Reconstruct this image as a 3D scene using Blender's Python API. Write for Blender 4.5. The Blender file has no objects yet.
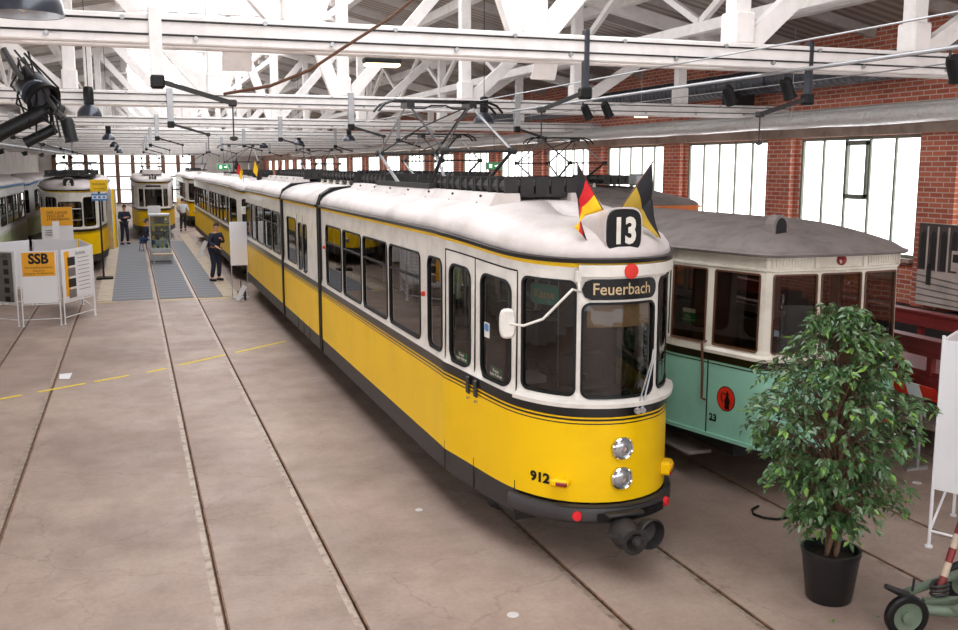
import bpy, bmesh, math, random
from mathutils import Vector, Matrix
random.seed(7)
PI = math.pi
C = bpy.context.scene.collection
# ---------------------------------------------------------------- camera
cam_d = bpy.data.cameras.new('camera'); cam = bpy.data.objects.new('camera', cam_d); C.objects.link(cam)
cam_d.sensor_width = 36.0; cam_d.lens = 36.393; cam_d.clip_end = 400; cam_d.clip_start = .05
Rm = Matrix(((0.94202938, 0.05102231, -0.33162836), (-0.33553039, 0.14324937, -0.9310741), (0.0, 0.98837055, 0.15206465)))
cam.matrix_world = Matrix.Translation((0, 0, 3.474)) @ Rm.to_4x4()
bpy.context.scene.camera = cam
# ---------------------------------------------------------------- light / exposure
SKY = 2.7; WIN = 2.4; FARWIN = 1.6; SIDE_FILL = 4.0
w = bpy.data.worlds.new('world'); bpy.context.scene.world = w; w.use_nodes = True
w.node_tree.nodes['Background'].inputs[0].default_value = (.80, .88, 1, 1); w.node_tree.nodes['Background'].inputs[1].default_value = 1.2
vs = bpy.context.scene.view_settings
vs.view_transform = 'Standard'; vs.look = 'None'; vs.gamma = 1; vs.use_curve_mapping = False; vs.exposure = 0.40
# ---------------------------------------------------------------- materials
def nodes_mat(name):
    m = bpy.data.materials.new(name); m.use_nodes = True
    return m, m.node_tree, m.node_tree.nodes['Principled BSDF']
def lin(c):
    return tuple(((x/12.92) if x <= .04045 else ((x+.055)/1.055)**2.4) for x in (v/255 for v in c)) + (1,)
MC = {}
def paint(name, rgb, rough=.45, metal=0, var=.12, scale=3.0, spec=.5, rgb2=None, bump=0.0, coat=0):
    if name in MC: return MC[name]
    m, t, b = nodes_mat(name); c = lin(rgb)
    tc = t.nodes.new('ShaderNodeTexCoord')
    n = t.nodes.new('ShaderNodeTexNoise'); n.inputs['Scale'].default_value = scale; n.inputs['Detail'].default_value = 6; n.inputs['Roughness'].default_value = .65
    t.links.new(tc.outputs['Object'], n.inputs['Vector'])
    r = t.nodes.new('ShaderNodeValToRGB')
    c2 = lin(rgb2) if rgb2 else tuple(v*(1-var*2.2) for v in c[:3])+(1,)
    r.color_ramp.elements[0].position = .30; r.color_ramp.elements[0].color = c2
    r.color_ramp.elements[1].position = .55; r.color_ramp.elements[1].color = c
    t.links.new(n.outputs['Fac'], r.inputs[0]); t.links.new(r.outputs[0], b.inputs['Base Color'])
    b.inputs['Roughness'].default_value = rough; b.inputs['Metallic'].default_value = metal
    b.inputs['Specular IOR Level'].default_value = spec
    if coat: b.inputs['Coat Weight'].default_value = coat; b.inputs['Coat Roughness'].default_value = .08
    if bump:
        bp = t.nodes.new('ShaderNodeBump'); bp.inputs['Strength'].default_value = bump; bp.inputs['Distance'].default_value = .02
        t.links.new(n.outputs['Fac'], bp.inputs['Height']); t.links.new(bp.outputs[0], b.inputs['Normal'])
    MC[name] = m; return m
def emis(name, rgb, s):
    if name in MC: return MC[name]
    m, t, b = nodes_mat(name); b.inputs['Base Color'].default_value = lin(rgb) if s < 1 else (.8, .8, .8, 1)
    b.inputs['Emission Color'].default_value = lin(rgb); b.inputs['Emission Strength'].default_value = s
    b.inputs['Roughness'].default_value = .3
    MC[name] = m; return m
def glass(name, tint, ior=1.5, rough=.0):
    if name in MC: return MC[name]
    m = bpy.data.materials.new(name); m.use_nodes = True; t = m.node_tree; t.nodes.clear()
    o = t.nodes.new('ShaderNodeOutputMaterial'); mx = t.nodes.new('ShaderNodeMixShader')
    tr = t.nodes.new('ShaderNodeBsdfTransparent'); tr.inputs[0].default_value = lin(tint)
    gl = t.nodes.new('ShaderNodeBsdfGlossy'); gl.inputs['Roughness'].default_value = rough; gl.inputs[0].default_value = (.95, .95, .95, 1)
    fr = t.nodes.new('ShaderNodeFresnel'); fr.inputs[0].default_value = ior
    ge = t.nodes.new('ShaderNodeNewGeometry'); mi = t.nodes.new('ShaderNodeMix'); mi.data_type = 'FLOAT'; mi.inputs[2].default_value = ior; mi.inputs[3].default_value = 1/ior
    t.links.new(ge.outputs['Backfacing'], mi.inputs[0]); t.links.new(mi.outputs[0], fr.inputs[0])
    t.links.new(fr.outputs[0], mx.inputs[0]); t.links.new(tr.outputs[0], mx.inputs[1]); t.links.new(gl.outputs[0], mx.inputs[2])
    t.links.new(mx.outputs[0], o.inputs[0]); MC[name] = m; return m
def brick(name):
    m, t, b = nodes_mat(name)
    tc = t.nodes.new('ShaderNodeTexCoord'); sp = t.nodes.new('ShaderNodeSeparateXYZ'); cb = t.nodes.new('ShaderNodeCombineXYZ')
    ad = t.nodes.new('ShaderNodeMath'); ad.operation = 'ADD'
    t.links.new(tc.outputs['Object'], sp.inputs[0]); t.links.new(sp.outputs[0], ad.inputs[0]); t.links.new(sp.outputs[1], ad.inputs[1])
    t.links.new(ad.outputs[0], cb.inputs[0]); t.links.new(sp.outputs[2], cb.inputs[1])
    br = t.nodes.new('ShaderNodeTexBrick'); t.links.new(cb.outputs[0], br.inputs['Vector'])
    br.inputs['Scale'].default_value = 1; br.inputs['Brick Width'].default_value = .25; br.inputs['Row Height'].default_value = .077
    br.inputs['Mortar Size'].default_value = .009; br.inputs['Mortar Smooth'].default_value = .2
    br.inputs['Color1'].default_value = lin((204, 116, 88)); br.inputs['Color2'].default_value = lin((176, 92, 72)); br.inputs['Mortar'].default_value = lin((208, 188, 172))
    n = t.nodes.new('ShaderNodeTexNoise'); n.inputs['Scale'].default_value = .8; n.inputs['Detail'].default_value = 5
    t.links.new(tc.outputs['Object'], n.inputs['Vector'])
    mx = t.nodes.new('ShaderNodeMix'); mx.data_type = 'RGBA'; mx.blend_type = 'MULTIPLY'; mx.inputs[0].default_value = .5
    rr = t.nodes.new('ShaderNodeValToRGB'); rr.color_ramp.elements[0].position = .3; rr.color_ramp.elements[0].color = (.55, .5, .5, 1); rr.color_ramp.elements[1].position = .65; rr.color_ramp.elements[1].color = (1, 1, 1, 1)
    t.links.new(n.outputs['Fac'], rr.inputs[0]); t.links.new(br.outputs['Color'], mx.inputs[6]); t.links.new(rr.outputs[0], mx.inputs[7])
    t.links.new(mx.outputs[2], b.inputs['Base Color']); b.inputs['Roughness'].default_value = .85
    bp = t.nodes.new('ShaderNodeBump'); bp.inputs['Strength'].default_value = .5; bp.inputs['Distance'].default_value = .01; bp.invert = True
    t.links.new(br.outputs['Fac'], bp.inputs['Height']); t.links.new(bp.outputs[0], b.inputs['Normal'])
    return m
def concrete():
    m, t, b = nodes_mat('concrete_floor'); tc = t.nodes.new('ShaderNodeTexCoord')
    def noise(s, d=8, ro=.6):
        n = t.nodes.new('ShaderNodeTexNoise'); n.inputs['Scale'].default_value = s; n.inputs['Detail'].default_value = d; n.inputs['Roughness'].default_value = ro
        t.links.new(tc.outputs['Object'], n.inputs['Vector']); return n
    def ramp(src, p0, c0, p1, c1):
        r = t.nodes.new('ShaderNodeValToRGB'); e = r.color_ramp.elements
        e[0].position = p0; e[0].color = c0; e[1].position = p1; e[1].color = c1; t.links.new(src, r.inputs[0]); return r.outputs[0]
    def mult(a, bb, f):
        mx = t.nodes.new('ShaderNodeMix'); mx.data_type = 'RGBA'; mx.blend_type = 'MULTIPLY'; mx.inputs[0].default_value = f
        t.links.new(a, mx.inputs[6]); t.links.new(bb, mx.inputs[7]); return mx.outputs[2]
    base = ramp(noise(.45).outputs['Fac'], .36, lin((146, 126, 115)), .62, lin((172, 151, 138)))
    blot = ramp(noise(2.6, 8, .7).outputs['Fac'], .38, (.74, .71, .70, 1), .58, (1, 1, 1, 1))
    fine = ramp(noise(22, 6, .7).outputs['Fac'], .35, (.72, .7, .7, 1), .6, (1, 1, 1, 1))
    v = t.nodes.new('ShaderNodeTexVoronoi'); v.feature = 'DISTANCE_TO_EDGE'; v.inputs['Scale'].default_value = .33
    nn = noise(1.5, 6); vm = t.nodes.new('ShaderNodeVectorMath'); vm.operation = 'MULTIPLY_ADD'; vm.inputs[1].default_value = (.9, .9, 0)
    t.links.new(nn.outputs['Color'], vm.inputs[0]); t.links.new(tc.outputs['Object'], vm.inputs[2]); t.links.new(vm.outputs[0], v.inputs['Vector'])
    crack = ramp(v.outputs['Distance'], .0, (.55, .52, .5, 1), .004, (1, 1, 1, 1))
    # casting joints of the slab every few metres
    col = mult(mult(mult(base, blot, .5), fine, .45), crack, .45)
    t.links.new(col, b.inputs['Base Color'])
    rr = ramp(noise(1.2).outputs['Fac'], .3, (.42, .42, .42, 1), .7, (.72, .72, .72, 1)); t.links.new(rr, b.inputs['Roughness'])
    b.inputs['Specular IOR Level'].default_value = .35
    bp = t.nodes.new('ShaderNodeBump'); bp.inputs['Strength'].default_value = .15; bp.inputs['Distance'].default_value = .01
    t.links.new(noise(14).outputs['Fac'], bp.inputs['Height']); t.links.new(bp.outputs[0], b.inputs['Normal'])
    return m
def striped(name, c1, c2, scale, axis):
    m, t, b = nodes_mat(name); tc = t.nodes.new('ShaderNodeTexCoord'); wv = t.nodes.new('ShaderNodeTexWave'); wv.bands_direction = axis
    wv.inputs['Scale'].default_value = scale; wv.inputs['Distortion'].default_value = .6; wv.inputs['Detail'].default_value = 2
    t.links.new(tc.outputs['Object'], wv.inputs['Vector']); r = t.nodes.new('ShaderNodeValToRGB')
    r.color_ramp.elements[0].color = lin(c1); r.color_ramp.elements[1].color = lin(c2); r.color_ramp.elements[0].position = .35; r.color_ramp.elements[1].position = .65
    t.links.new(wv.outputs['Fac'], r.inputs[0]); t.links.new(r.outputs[0], b.inputs['Base Color']); b.inputs['Roughness'].default_value = .85
    return m
M = dict(
 timber=paint('white_timber', (238, 232, 228), .6, var=.06, scale=5), deck=striped('roof_boards', (150, 138, 131), (186, 174, 165), 1.3, 'Y'),
 rafter=paint('rafter_timber', (196, 188, 182), .7), plaster=paint('plaster', (205, 200, 196), .85, scale=1),
 brick=brick('red_brick'), conc=concrete(), lintel=paint('lintel_concrete', (168, 148, 134), .8, rgb2=(128, 108, 96), scale=2),
 winframe=paint('window_frame', (126, 132, 118), .5), pane=emis('daylit_pane', (252, 253, 255), WIN), farpane=emis('far_daylit_pane', (250, 255, 250), FARWIN),
 skyl=emis('skylight_glazing', (246, 250, 255), SKY), mull=paint('brown_mullion', (112, 78, 62), .6),
 steel=paint('rail_steel', (168, 150, 136), .45, metal=.3, scale=8, rgb2=(104, 80, 66)), rust=paint('rusty_rail', (128, 94, 72), .75, rgb2=(72, 56, 48), scale=9),
 white=paint('tram_white', (226, 219, 210), .38, var=.10, scale=4, coat=.3), yellow=paint('tram_yellow', (242, 194, 6), .4, var=.04, scale=1.5, coat=.05, spec=.2),
 black=paint('tram_black', (17, 15, 16), .3, coat=.15), roof=paint('tram_roof', (204, 194, 190), .5, rgb2=(178, 168, 163), scale=1.6),
 skirt=paint('tram_skirt', (48, 44, 44), .5), rubber=paint('rubber', (12, 12, 13), .45, spec=.3), dark=paint('dark_iron', (40, 37, 36), .6, rgb2=(26, 24, 24)),
 under=paint('underframe', (36, 33, 32), .8), glass=glass('tram_glass', (168, 162, 156), 1.75), clear=glass('case_glass', (225, 232, 230), 1.45),
 teal=paint('teal_paint', (142, 196, 174), .4, var=.05, coat=.15), cream=paint('cream_paint', (222, 214, 200), .45, rgb2=(196, 186, 170)),
 troof=paint('grey_canvas_roof', (128, 118, 114), .8, rgb2=(104, 95, 92), scale=3), chrome=paint('chrome', (225, 225, 225), .12, metal=1),
 lamp=paint('headlamp_glass', (176, 178, 182), .12, metal=.6, spec=1, coat=1), red=paint('signal_red', (214, 44, 26), .4), dred=paint('dark_red_lens', (130, 20, 22), .2, coat=.6),
 green=paint('sticker_green', (24, 128, 62), .5), gold=paint('flag_gold', (250, 200, 20), .7), dgold=paint('flag_old_gold', (176, 144, 44), .75), flagred=paint('flag_red', (214, 24, 34), .7), flagblack=paint('flag_black', (24, 22, 28), .75),
 signblack=paint('sign_black', (12, 12, 13), .4, spec=.3), signwhite=paint('sign_white', (222, 216, 204), .5), kasse=paint('kasse_green', (70, 156, 134), .5), tan=paint('tan_lettering', (196, 170, 130), .6),
 wood=paint('brown_wood', (92, 58, 38), .5, scale=6), seat=paint('seat_leather', (74, 46, 36), .5), inner=paint('tram_interior', (74, 62, 54), .7), innerfloor=paint('tram_floor', (60, 52, 46), .7),
 lampgrey=paint('lamp_shade_grey', (58, 62, 72), .28, metal=.4, coat=.5), duct=paint('spiral_duct', (84, 86, 94), .4, metal=.5), foil=paint('foil_duct', (232, 230, 228), .22, metal=.35, bump=1.6, scale=14, var=.06),
 galv=paint('galvanised', (176, 176, 178), .4, metal=.6), carpet=striped('grey_carpet', (108, 108, 113), (124, 124, 128), .55, 'Y'), tape=paint('pale_mat', (186, 168, 148), .8),
 yline=paint('floor_yellow', (232, 202, 30), .7, rgb2=(200, 174, 60), scale=14), panel=paint('panel_white', (232, 230, 232), .4, var=.02), orange=paint('poster_orange', (240, 168, 20), .5, var=.03),
 poster=paint('poster_white', (230, 228, 230), .5, var=.02), pgrey=paint('poster_grey', (120, 112, 110), .5), ink=paint('ink', (40, 36, 36), .6),
 pot=paint('pot_black', (24, 24, 26), .35), soil=paint('soil', (50, 38, 30), .95, scale=20), bark=paint('bark', (108, 82, 62), .85, scale=20), leaf=paint('leaf', (80, 112, 66), .34, rgb2=(46, 78, 42), scale=6, coat=.4), leaf2=paint('young_leaf', (118, 154, 70), .4),
 blue=paint('ad_blue', (64, 128, 190), .4), navy=paint('navy_cloth', (34, 38, 58), .85), shirt=paint('pale_shirt', (196, 204, 214), .85), jeans=paint('jeans', (60, 92, 140), .85), skin=paint('skin', (206, 152, 126), .55), hair=paint('hair', (58, 42, 34), .8), shoe=paint('shoe', (30, 26, 26), .5),
 orangep=paint('orange_paint', (228, 120, 30), .4), redp=paint('dark_red_paint', (120, 36, 34), .5), ggreen=paint('grey_green_paint', (98, 112, 94), .5, rgb2=(70, 80, 66)), sepia=paint('mural_grey', (84, 74, 72), .7, rgb2=(58, 50, 48), scale=4), sepial=paint('mural_light', (196, 182, 172), .7),
 exitg=emis('exit_green', (20, 140, 70), .25), exitw=emis('exit_white', (240, 250, 240), .7), tube=emis('tube_lamp', (255, 225, 160), 3.0), blind=paint('tan_blind', (206, 178, 138), .7), insul=paint('pale_insulator', (214, 206, 190), .3))
# ---------------------------------------------------------------- mesh helpers
class MB:
    def __init__(s): s.v = []; s.f = []; s.m = []; s.mats = []; s.mi = 0
    def use(s, mat):
        if mat not in s.mats: s.mats.append(mat)
        s.mi = s.mats.index(mat); return s
    def add(s, vs, fs):
        o = len(s.v); s.v += [tuple(v) for v in vs]
        for f in fs: s.f.append(tuple(i+o for i in f)); s.m.append(s.mi)
        return s
    def box(s, c, d, rot=None, bev=0):
        hx, hy, hz = d[0]/2, d[1]/2, d[2]/2
        if bev:
            b = min(bev, hx*.9, hy*.9, hz*.9); vs = []; idx = {}
            for sx in (-1, 1):
                for sy in (-1, 1):
                    for sz in (-1, 1):
                        for a in range(3):
                            p = [sx*hx, sy*hy, sz*hz]
                            for k in range(3):
                                if k != a: p[k] -= (sx, sy, sz)[k]*b
                            idx[(sx, sy, sz, a)] = len(vs); vs.append(Vector(p))
            fs = []
            for a in range(3):
                o1, o2 = [k for k in range(3) if k != a]
                for s1 in (-1, 1):
                    q = []
                    for (p, r) in ((-1, -1), (1, -1), (1, 1), (-1, 1)):
                        key = [0, 0, 0]; key[a] = s1; key[o1] = p; key[o2] = r; q.append(idx[(*key, a)])
                    fs.append(q)
                for p in (-1, 1):
                    for r in (-1, 1):
                        k1 = [0, 0, 0]; k2 = [0, 0, 0]; k1[a] = -1; k2[a] = 1
                        for kk in (k1, k2): kk[o1] = p; kk[o2] = r
                        fs.append([idx[(*k1, o1)], idx[(*k2, o1)], idx[(*k2, o2)], idx[(*k1, o2)]])
            for sx in (-1, 1):
                for sy in (-1, 1):
                    for sz in (-1, 1): fs.append([idx[(sx, sy, sz, a)] for a in range(3)])
        else:
            vs = [Vector((x*hx, y*hy, z*hz)) for x in (-1, 1) for y in (-1, 1) for z in (-1, 1)]
            fs = [(0, 1, 3, 2), (4, 6, 7, 5), (0, 4, 5, 1), (2, 3, 7, 6), (0, 2, 6, 4), (1, 5, 7, 3)]
        if rot is not None: vs = [rot @ v for v in vs]
        c = Vector(c); return s.add([v+c for v in vs], fs)
    def bx(s, x0, x1, y0, y1, z0, z1, bev=0): return s.box(((x0+x1)/2, (y0+y1)/2, (z0+z1)/2), (abs(x1-x0), abs(y1-y0), abs(z1-z0)), None, bev)
    def bar(s, a, b, wy, wz, up=(0, 0, 1), bev=0):
        a = Vector(a); b = Vector(b); d = b-a; L = d.length; x = d/L; u = Vector(up)
        if abs(x.dot(u)) > .98: u = Vector((0, 1, 0))
        y = u.cross(x).normalized(); z = x.cross(y)
        return s.box((a+b)/2, (L, wy, wz), Matrix((x, y, z)).transposed(), bev)
    def tube(s, pts, r, n=8, cap=True, closed=False):
        pts = [Vector(p) for p in pts]; N = len(pts); rs = r if isinstance(r, (list, tuple)) else [r]*N
        vs = []; prev = None
        for i, p in enumerate(pts):
            if closed: d = pts[(i+1) % N]-pts[i-1]
            else: d = pts[min(i+1, N-1)]-pts[max(i-1, 0)]
            if d.length < 1e-9: d = Vector((0, 0, 1))
            d.normalize()
            if prev is None:
                a = Vector((0, 0, 1)) if abs(d.z) < .9 else Vector((1, 0, 0)); u = a.cross(d).normalized()
            else:
                u = prev-d*prev.dot(d); u = u.normalized() if u.length > 1e-6 else prev
            prev = u; q = d.cross(u)
            for k in range(n): a = 2*PI*k/n; vs.append(p+(u*math.cos(a)+q*math.sin(a))*rs[i])
        fs = []
        for i in range(N if closed else N-1):
            j = (i+1) % N
            for k in range(n): fs.append((i*n+k, i*n+(k+1) % n, j*n+(k+1) % n, j*n+k))
        if cap and not closed: fs += [tuple(range(n))[::-1], tuple((N-1)*n+k for k in range(n))]
        return s.add(vs, fs)
    def lathe(s, c, prof, n=20, axis=(0, 0, 1)):
        ax = Vector(axis).normalized(); a = Vector((1, 0, 0)) if abs(ax.x) < .9 else Vector((0, 1, 0)); u = ax.cross(a).normalized(); q = ax.cross(u); c = Vector(c)
        vs = []; 
        for r, h in prof:
            for k in range(n): t = 2*PI*k/n; vs.append(c+ax*h+(u*math.cos(t)+q*math.sin(t))*max(r, .0005))
        fs = [(i*n+k, i*n+(k+1) % n, (i+1)*n+(k+1) % n, (i+1)*n+k) for i in range(len(prof)-1) for k in range(n)]
        return s.add(vs, fs)
    def quad(s, a, b, c, d): return s.add([a, b, c, d], [(0, 1, 2, 3)])
    def build(s, name, mat=None, parent=None, smooth=False, loc=None):
        me = bpy.data.meshes.new(name); me.from_pydata(s.v, [], s.f)
        ms = s.mats if s.mats else [mat]
        for x in ms: me.materials.append(x)
        if len(ms) > 1: me.polygons.foreach_set('material_index', s.m)
        if smooth: me.polygons.foreach_set('use_smooth', [True]*len(me.polygons))
        bm = bmesh.new(); bm.from_mesh(me); bmesh.ops.recalc_face_normals(bm, faces=bm.faces); bm.to_mesh(me); bm.free()
        if smooth:
            try: me.set_sharp_from_angle(angle=math.radians(38))
            except Exception: pass
        o = bpy.data.objects.new(name, me); C.objects.link(o)
        if parent is not None:
            o.parent = parent; o.matrix_parent_inverse = parent.matrix_basis.inverted() if not parent.parent else (parent.parent.matrix_basis @ parent.matrix_parent_inverse @ parent.matrix_basis).inverted()
        return o
# every part is authored in world coordinates; an Empty at the thing's base parents it
def tag(o, label=None, cat=None, group=None, kind=None):
    if label: o['label'] = label
    if cat: o['category'] = cat
    if group: o['group'] = group
    if kind: o['kind'] = kind
    return o
def empty(name, loc, label=None, cat=None, group=None):
    o = bpy.data.objects.new(name, None); C.objects.link(o); o.location = loc; o.empty_display_size = .1
    return tag(o, label, cat, group)
def struct(o): o['kind'] = 'structure'; return o
def copy_tree(o, parent=None):
    c = o.copy(); C.objects.link(c)
    if parent is not None: c.parent = parent; c.matrix_parent_inverse = o.matrix_parent_inverse.copy()
    for ch in [k for k in bpy.data.objects if k.parent == o]: copy_tree(ch, c)
    return c
def dup(o, off, label=None, group=None, rz=0):
    c = copy_tree(o); c.location = Vector(o.location)+Vector(off); c.rotation_euler.z += rz
    if label: c['label'] = label
    if group: c['group'] = group
    return c
def text_verts(s, size, bold=0.0, align='CENTER', extrude=.0):
    cu = bpy.data.curves.new('lettering', 'FONT'); cu.body = s; cu.size = size; cu.align_x = align; cu.align_y = 'CENTER'; cu.offset = bold; cu.extrude = extrude; cu.resolution_u = 3; cu.space_line = .9
    o = bpy.data.objects.new('lettering', cu); C.objects.link(o); bpy.context.view_layer.update()
    me = bpy.data.meshes.new_from_object(o.evaluated_get(bpy.context.evaluated_depsgraph_get()))
    vs = [v.co.copy() for v in me.vertices]; fs = [tuple(p.vertices) for p in me.polygons]
    bpy.data.objects.remove(o); bpy.data.curves.remove(cu); bpy.data.meshes.remove(me); return vs, fs
def text(s, size, pos, right, up, mat, parent, name='lettering', bold=0.0, sx=1.0, align='CENTER', off=.004):
    vs, fs = text_verts(s, size, bold, align); r = Vector(right).normalized(); u = Vector(up).normalized(); n = r.cross(u); p = Vector(pos)
    b = MB(); b.add([p+r*v.x*sx+u*v.y+n*off for v in vs], fs); return b.build(name, mat, parent)
def text_map(s, size, mp, u0, z0, mat, parent, name='lettering', bold=0.0, sx=1.0, off=.006):
    vs, fs = text_verts(s, size, bold); b = MB(); b.add([mp(u0+v.x*sx, z0+v.y, off) for v in vs], fs); return b.build(name, mat, parent)
# ---------------------------------------------------------------- setting
XL, XR, YN, YF = -7.3, 11.5, -6.0, 91.0
TR = [-4.72, -1.87, .98, 3.87, 6.6, 9.45]                              # track centres
rails = [c+s*.5 for c in TR for s in (-1, 1)]
fl = MB(); x = XL
for r in rails: fl.bx(x, r-.035, YN, YF, -.3, 0); x = r+.06
fl.bx(x, XR, YN, YF, -.3, 0); struct(fl.build('floor', M['conc']))
names = ['by the left wall', 'with the blue advertising trams', 'leading past the display case', 'under the articulated yellow tram', 'under the pale green tram', 'by the brick wall']
names = ['leftmost, along the left wall', 'under the route 6 tram', 'running free down the open aisle', 'under the yellow articulated tram', 'under the pale green tram', 'rightmost, along the brick wall']
for c, nm in zip(TR, names):
    t = empty('tram_track', (c, 0, 0), 'grooved tram track set in the concrete floor, '+nm, 'tram track', 'tram tracks across the hall')
    for s in (-1, 1):
        x = c+s*.5; g = 1
        MB().bx(x-.035, x+.02, YN, YF, -.29, -.0005).build('rail_head', M['steel'], t)
        MB().bx(x+.02, x+.044, YN, YF, -.29, -.035).bx(x+.044, x+.06, YN, YF, -.29, -.001).build('groove', M['rust'], t)
# right wall with its window openings
bays = [(11.98+3.83*k, 11.98+3.83*k+2.88) for k in range(-4, 21) if 11.98+3.83*k+2.88 < YF]
ZS, ZT = 2.03, 3.96
wl = MB(); wl.bx(XR, XR+.35, YN-2, YF, 0, ZS); wl.bx(XR, XR+.35, YN-2, YF, ZT, 6.2)
y = YN-2
for a, b in bays: wl.bx(XR, XR+.35, y, a, ZS, ZT); y = b
wl.bx(XR, XR+.35, y, YF, ZS, ZT)
for a, b in bays: wl.bx(XR-.12, XR, b+.12, b+.83, 0, 4.32)             # brick pilasters
struct(wl.build('wall_right', M['brick']))
struct(MB().bx(XR-.16, XR+.02, YN, YF, 3.97, 4.30).build('trim_1', M['lintel']))
struct(MB().bx(XR-.15, XR+.02, YN, YF, 0, 1.32).build('baseboard_right', M['dark']))
for k, (a, b) in enumerate(bays):
    f = MB(); F = .05; X0, X1 = XR+.03, XR+.13
    f.bx(X0, X1, a, a+F, ZS, ZT); f.bx(X0, X1, b-F, b, ZS, ZT); f.bx(X0, X1, a+F, b-F, ZS, ZS+F); f.bx(X0, X1, a+F, b-F, ZT-F, ZT)
    n = 5; d = (b-a)/n
    for i in range(1, n): f.bx(X0+.01, X1-.01, a+d*i-.02, a+d*i+.02, ZS+F, ZT-F)
    if 11 < a < 13:
        q0, q1 = a+d*2.02, a+d*2.98
        for (u0, u1, v0, v1) in ((q0, q0+.06, 2.95, 3.88), (q1-.06, q1, 2.95, 3.88), (q0, q1, 2.92, 3.0), (q0, q1, 3.82, 3.9)): f.bx(X0-.02, X1, u0, u1, v0, v1)
    wo = struct(f.build('window_%d' % (k+1), M['winframe']))
    p = MB().bx(XR+.075, XR+.085, a+.02, b-.02, ZS+.02, ZT-.02).build('pane', M['pane'], wo)
    MB().bx(XR-.14, XR+.03, a-.05, b+.05, ZS-.06, ZS).build('sill', M['lintel'], wo)
# left, near and far walls
lw = MB(); lw.bx(XL-.3, XL, YN-2, YF, 0, 2.0).bx(XL-.3, XL, YN-2, YF, 4.1, 6.2); y = YN-2
for k in range(10):
    a = -6+3.83*k; lw.bx(XL-.3, XL, y, a, 2.0, 4.1); y = a+2.9
    fo = MB()
    for i in range(6): fo.bx(XL-.15, XL-.08, a+2.9*i/5-.03, a+2.9*i/5+.03, 2.0, 4.1)
    wo = struct(fo.build('window_%d' % (40+k), M['winframe'])); MB().bx(XL-.14, XL-.13, a, a+2.9, 2.0, 4.1).build('pane', emis('left_fill_pane', (250, 252, 255), SIDE_FILL), wo)  # out-of-view windows with glowing panes, added to light the tram sides from the left
lw.bx(XL-.3, XL, y, YF, 2.0, 4.1); struct(lw.build('wall_left', M['plaster']))
nw = MB().bx(XL-.3, XR+.3, YN-2.3, YN-2, 0, 1.2).bx(XL-.3, XR+.3, YN-2.3, YN-2, 5.4, 9).bx(XL-.3, XL+1.2, YN-2.3, YN-2, 1.2, 5.4).bx(XR-1.2, XR+.3, YN-2.3, YN-2, 1.2, 5.4); struct(nw.build('wall_near', M['plaster']))
fo = MB(); x = XL+1.2
while x < XR-1.1: fo.bx(x-.06, x+.06, YN-2.2, YN-2.1, 1.2, 5.4); x += 1.34
wo = struct(fo.build('window_50', M['mull'])); MB().bx(XL+1.2, XR-1.2, YN-2.16, YN-2.15, 1.2, 5.4).build('pane', emis('near_fill_pane', (250, 252, 255), SIDE_FILL*.6), wo)  # unseen glowing window behind the camera, added as frontal fill light
fw = MB(); fx0, fx1 = -6.1, 5.3
fw.bx(XL-.3, fx0, YF, YF+.3, 0, 9).bx(fx1, XR+.3, YF, YF+.3, 0, 9).bx(fx0, fx1, YF, YF+.3, 4.85, 9).bx(fx0, fx1, YF, YF+.3, 0, .25)
struct(fw.build('wall_far', M['plaster']))
f = MB(); n = 9; d = (fx1-fx0)/n
for i in range(n+1): f.bx(fx0+d*i-.17, fx0+d*i+.17, YF-.08, YF+.12, .25, 4.85)
for i in range(5): f.bx(fx0, fx1, YF-.05, YF+.1, .25+1.15*i-.05, .25+1.15*i+.07)
wo = struct(f.build('window_30', M['mull'])); MB().bx(fx0, fx1, YF+.12, YF+.14, .25, 4.85).build('pane', M['farpane'], wo)
# roof: two board slopes and a glazed middle
SX0, SX1, ZE, ZR = .1, 4.5, 5.68, 7.25
def slope_z(x): return ZE+(ZR-ZE)*((XR-x)/(XR-SX1) if x > SX1 else (x-XL)/(SX0-XL))
cb = MB()
for (xa, xb) in ((SX1, XR+.35), (SX0, XL-.3)):
    za, zb = ZR, ZE-.07
    v = [(xa, YN-2, za), (xb, YN-2, zb), (xb, YF+.2, zb), (xa, YF+.2, za)]
    cb.add(v+[(p[0], p[1], p[2]+.12) for p in v], [(0, 1, 2, 3), (4, 5, 6, 7), (0, 1, 5, 4), (1, 2, 6, 5), (2, 3, 7, 6), (3, 0, 4, 7)])
ceil = struct(cb.build('ceiling', M['deck']))
for (xa, xb) in ((SX1, XR), (SX0, XL)):
    y = YN
    while y < YF:
        MB().bar((xa, y, ZR-.08), (xb, y, ZE-.08), .1, .16).build('rafter', M['rafter'], ceil); y += 1.915
    for q in (.02, .25, .5, .75):
        xx = xa+(xb-xa)*q; zz = ZR+(ZE-ZR)*q-.24
        MB().bx(xx-.08, xx+.08, YN, YF, zz-.1, zz+.08).build('purlin', M['timber'], ceil)
gl = MB().use(M['skyl']); xm = (SX0+SX1)/2
for (xa, xb) in ((SX0, xm), (SX1, xm)): gl.quad((xa, YN-2, ZR+.1), (xb, YN-2, ZR+1.0), (xb, YF, ZR+1.0), (xa, YF, ZR+.1))
gz = struct(gl.build('window_31'))
y = YN
while y < YF:
    for xa in (SX0, SX1): MB().bar((xa, y, ZR+.06), (xm, y, ZR+.96), .06, .08).build('glazing_bar', M['timber'], gz)
    y += 1.915
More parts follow.
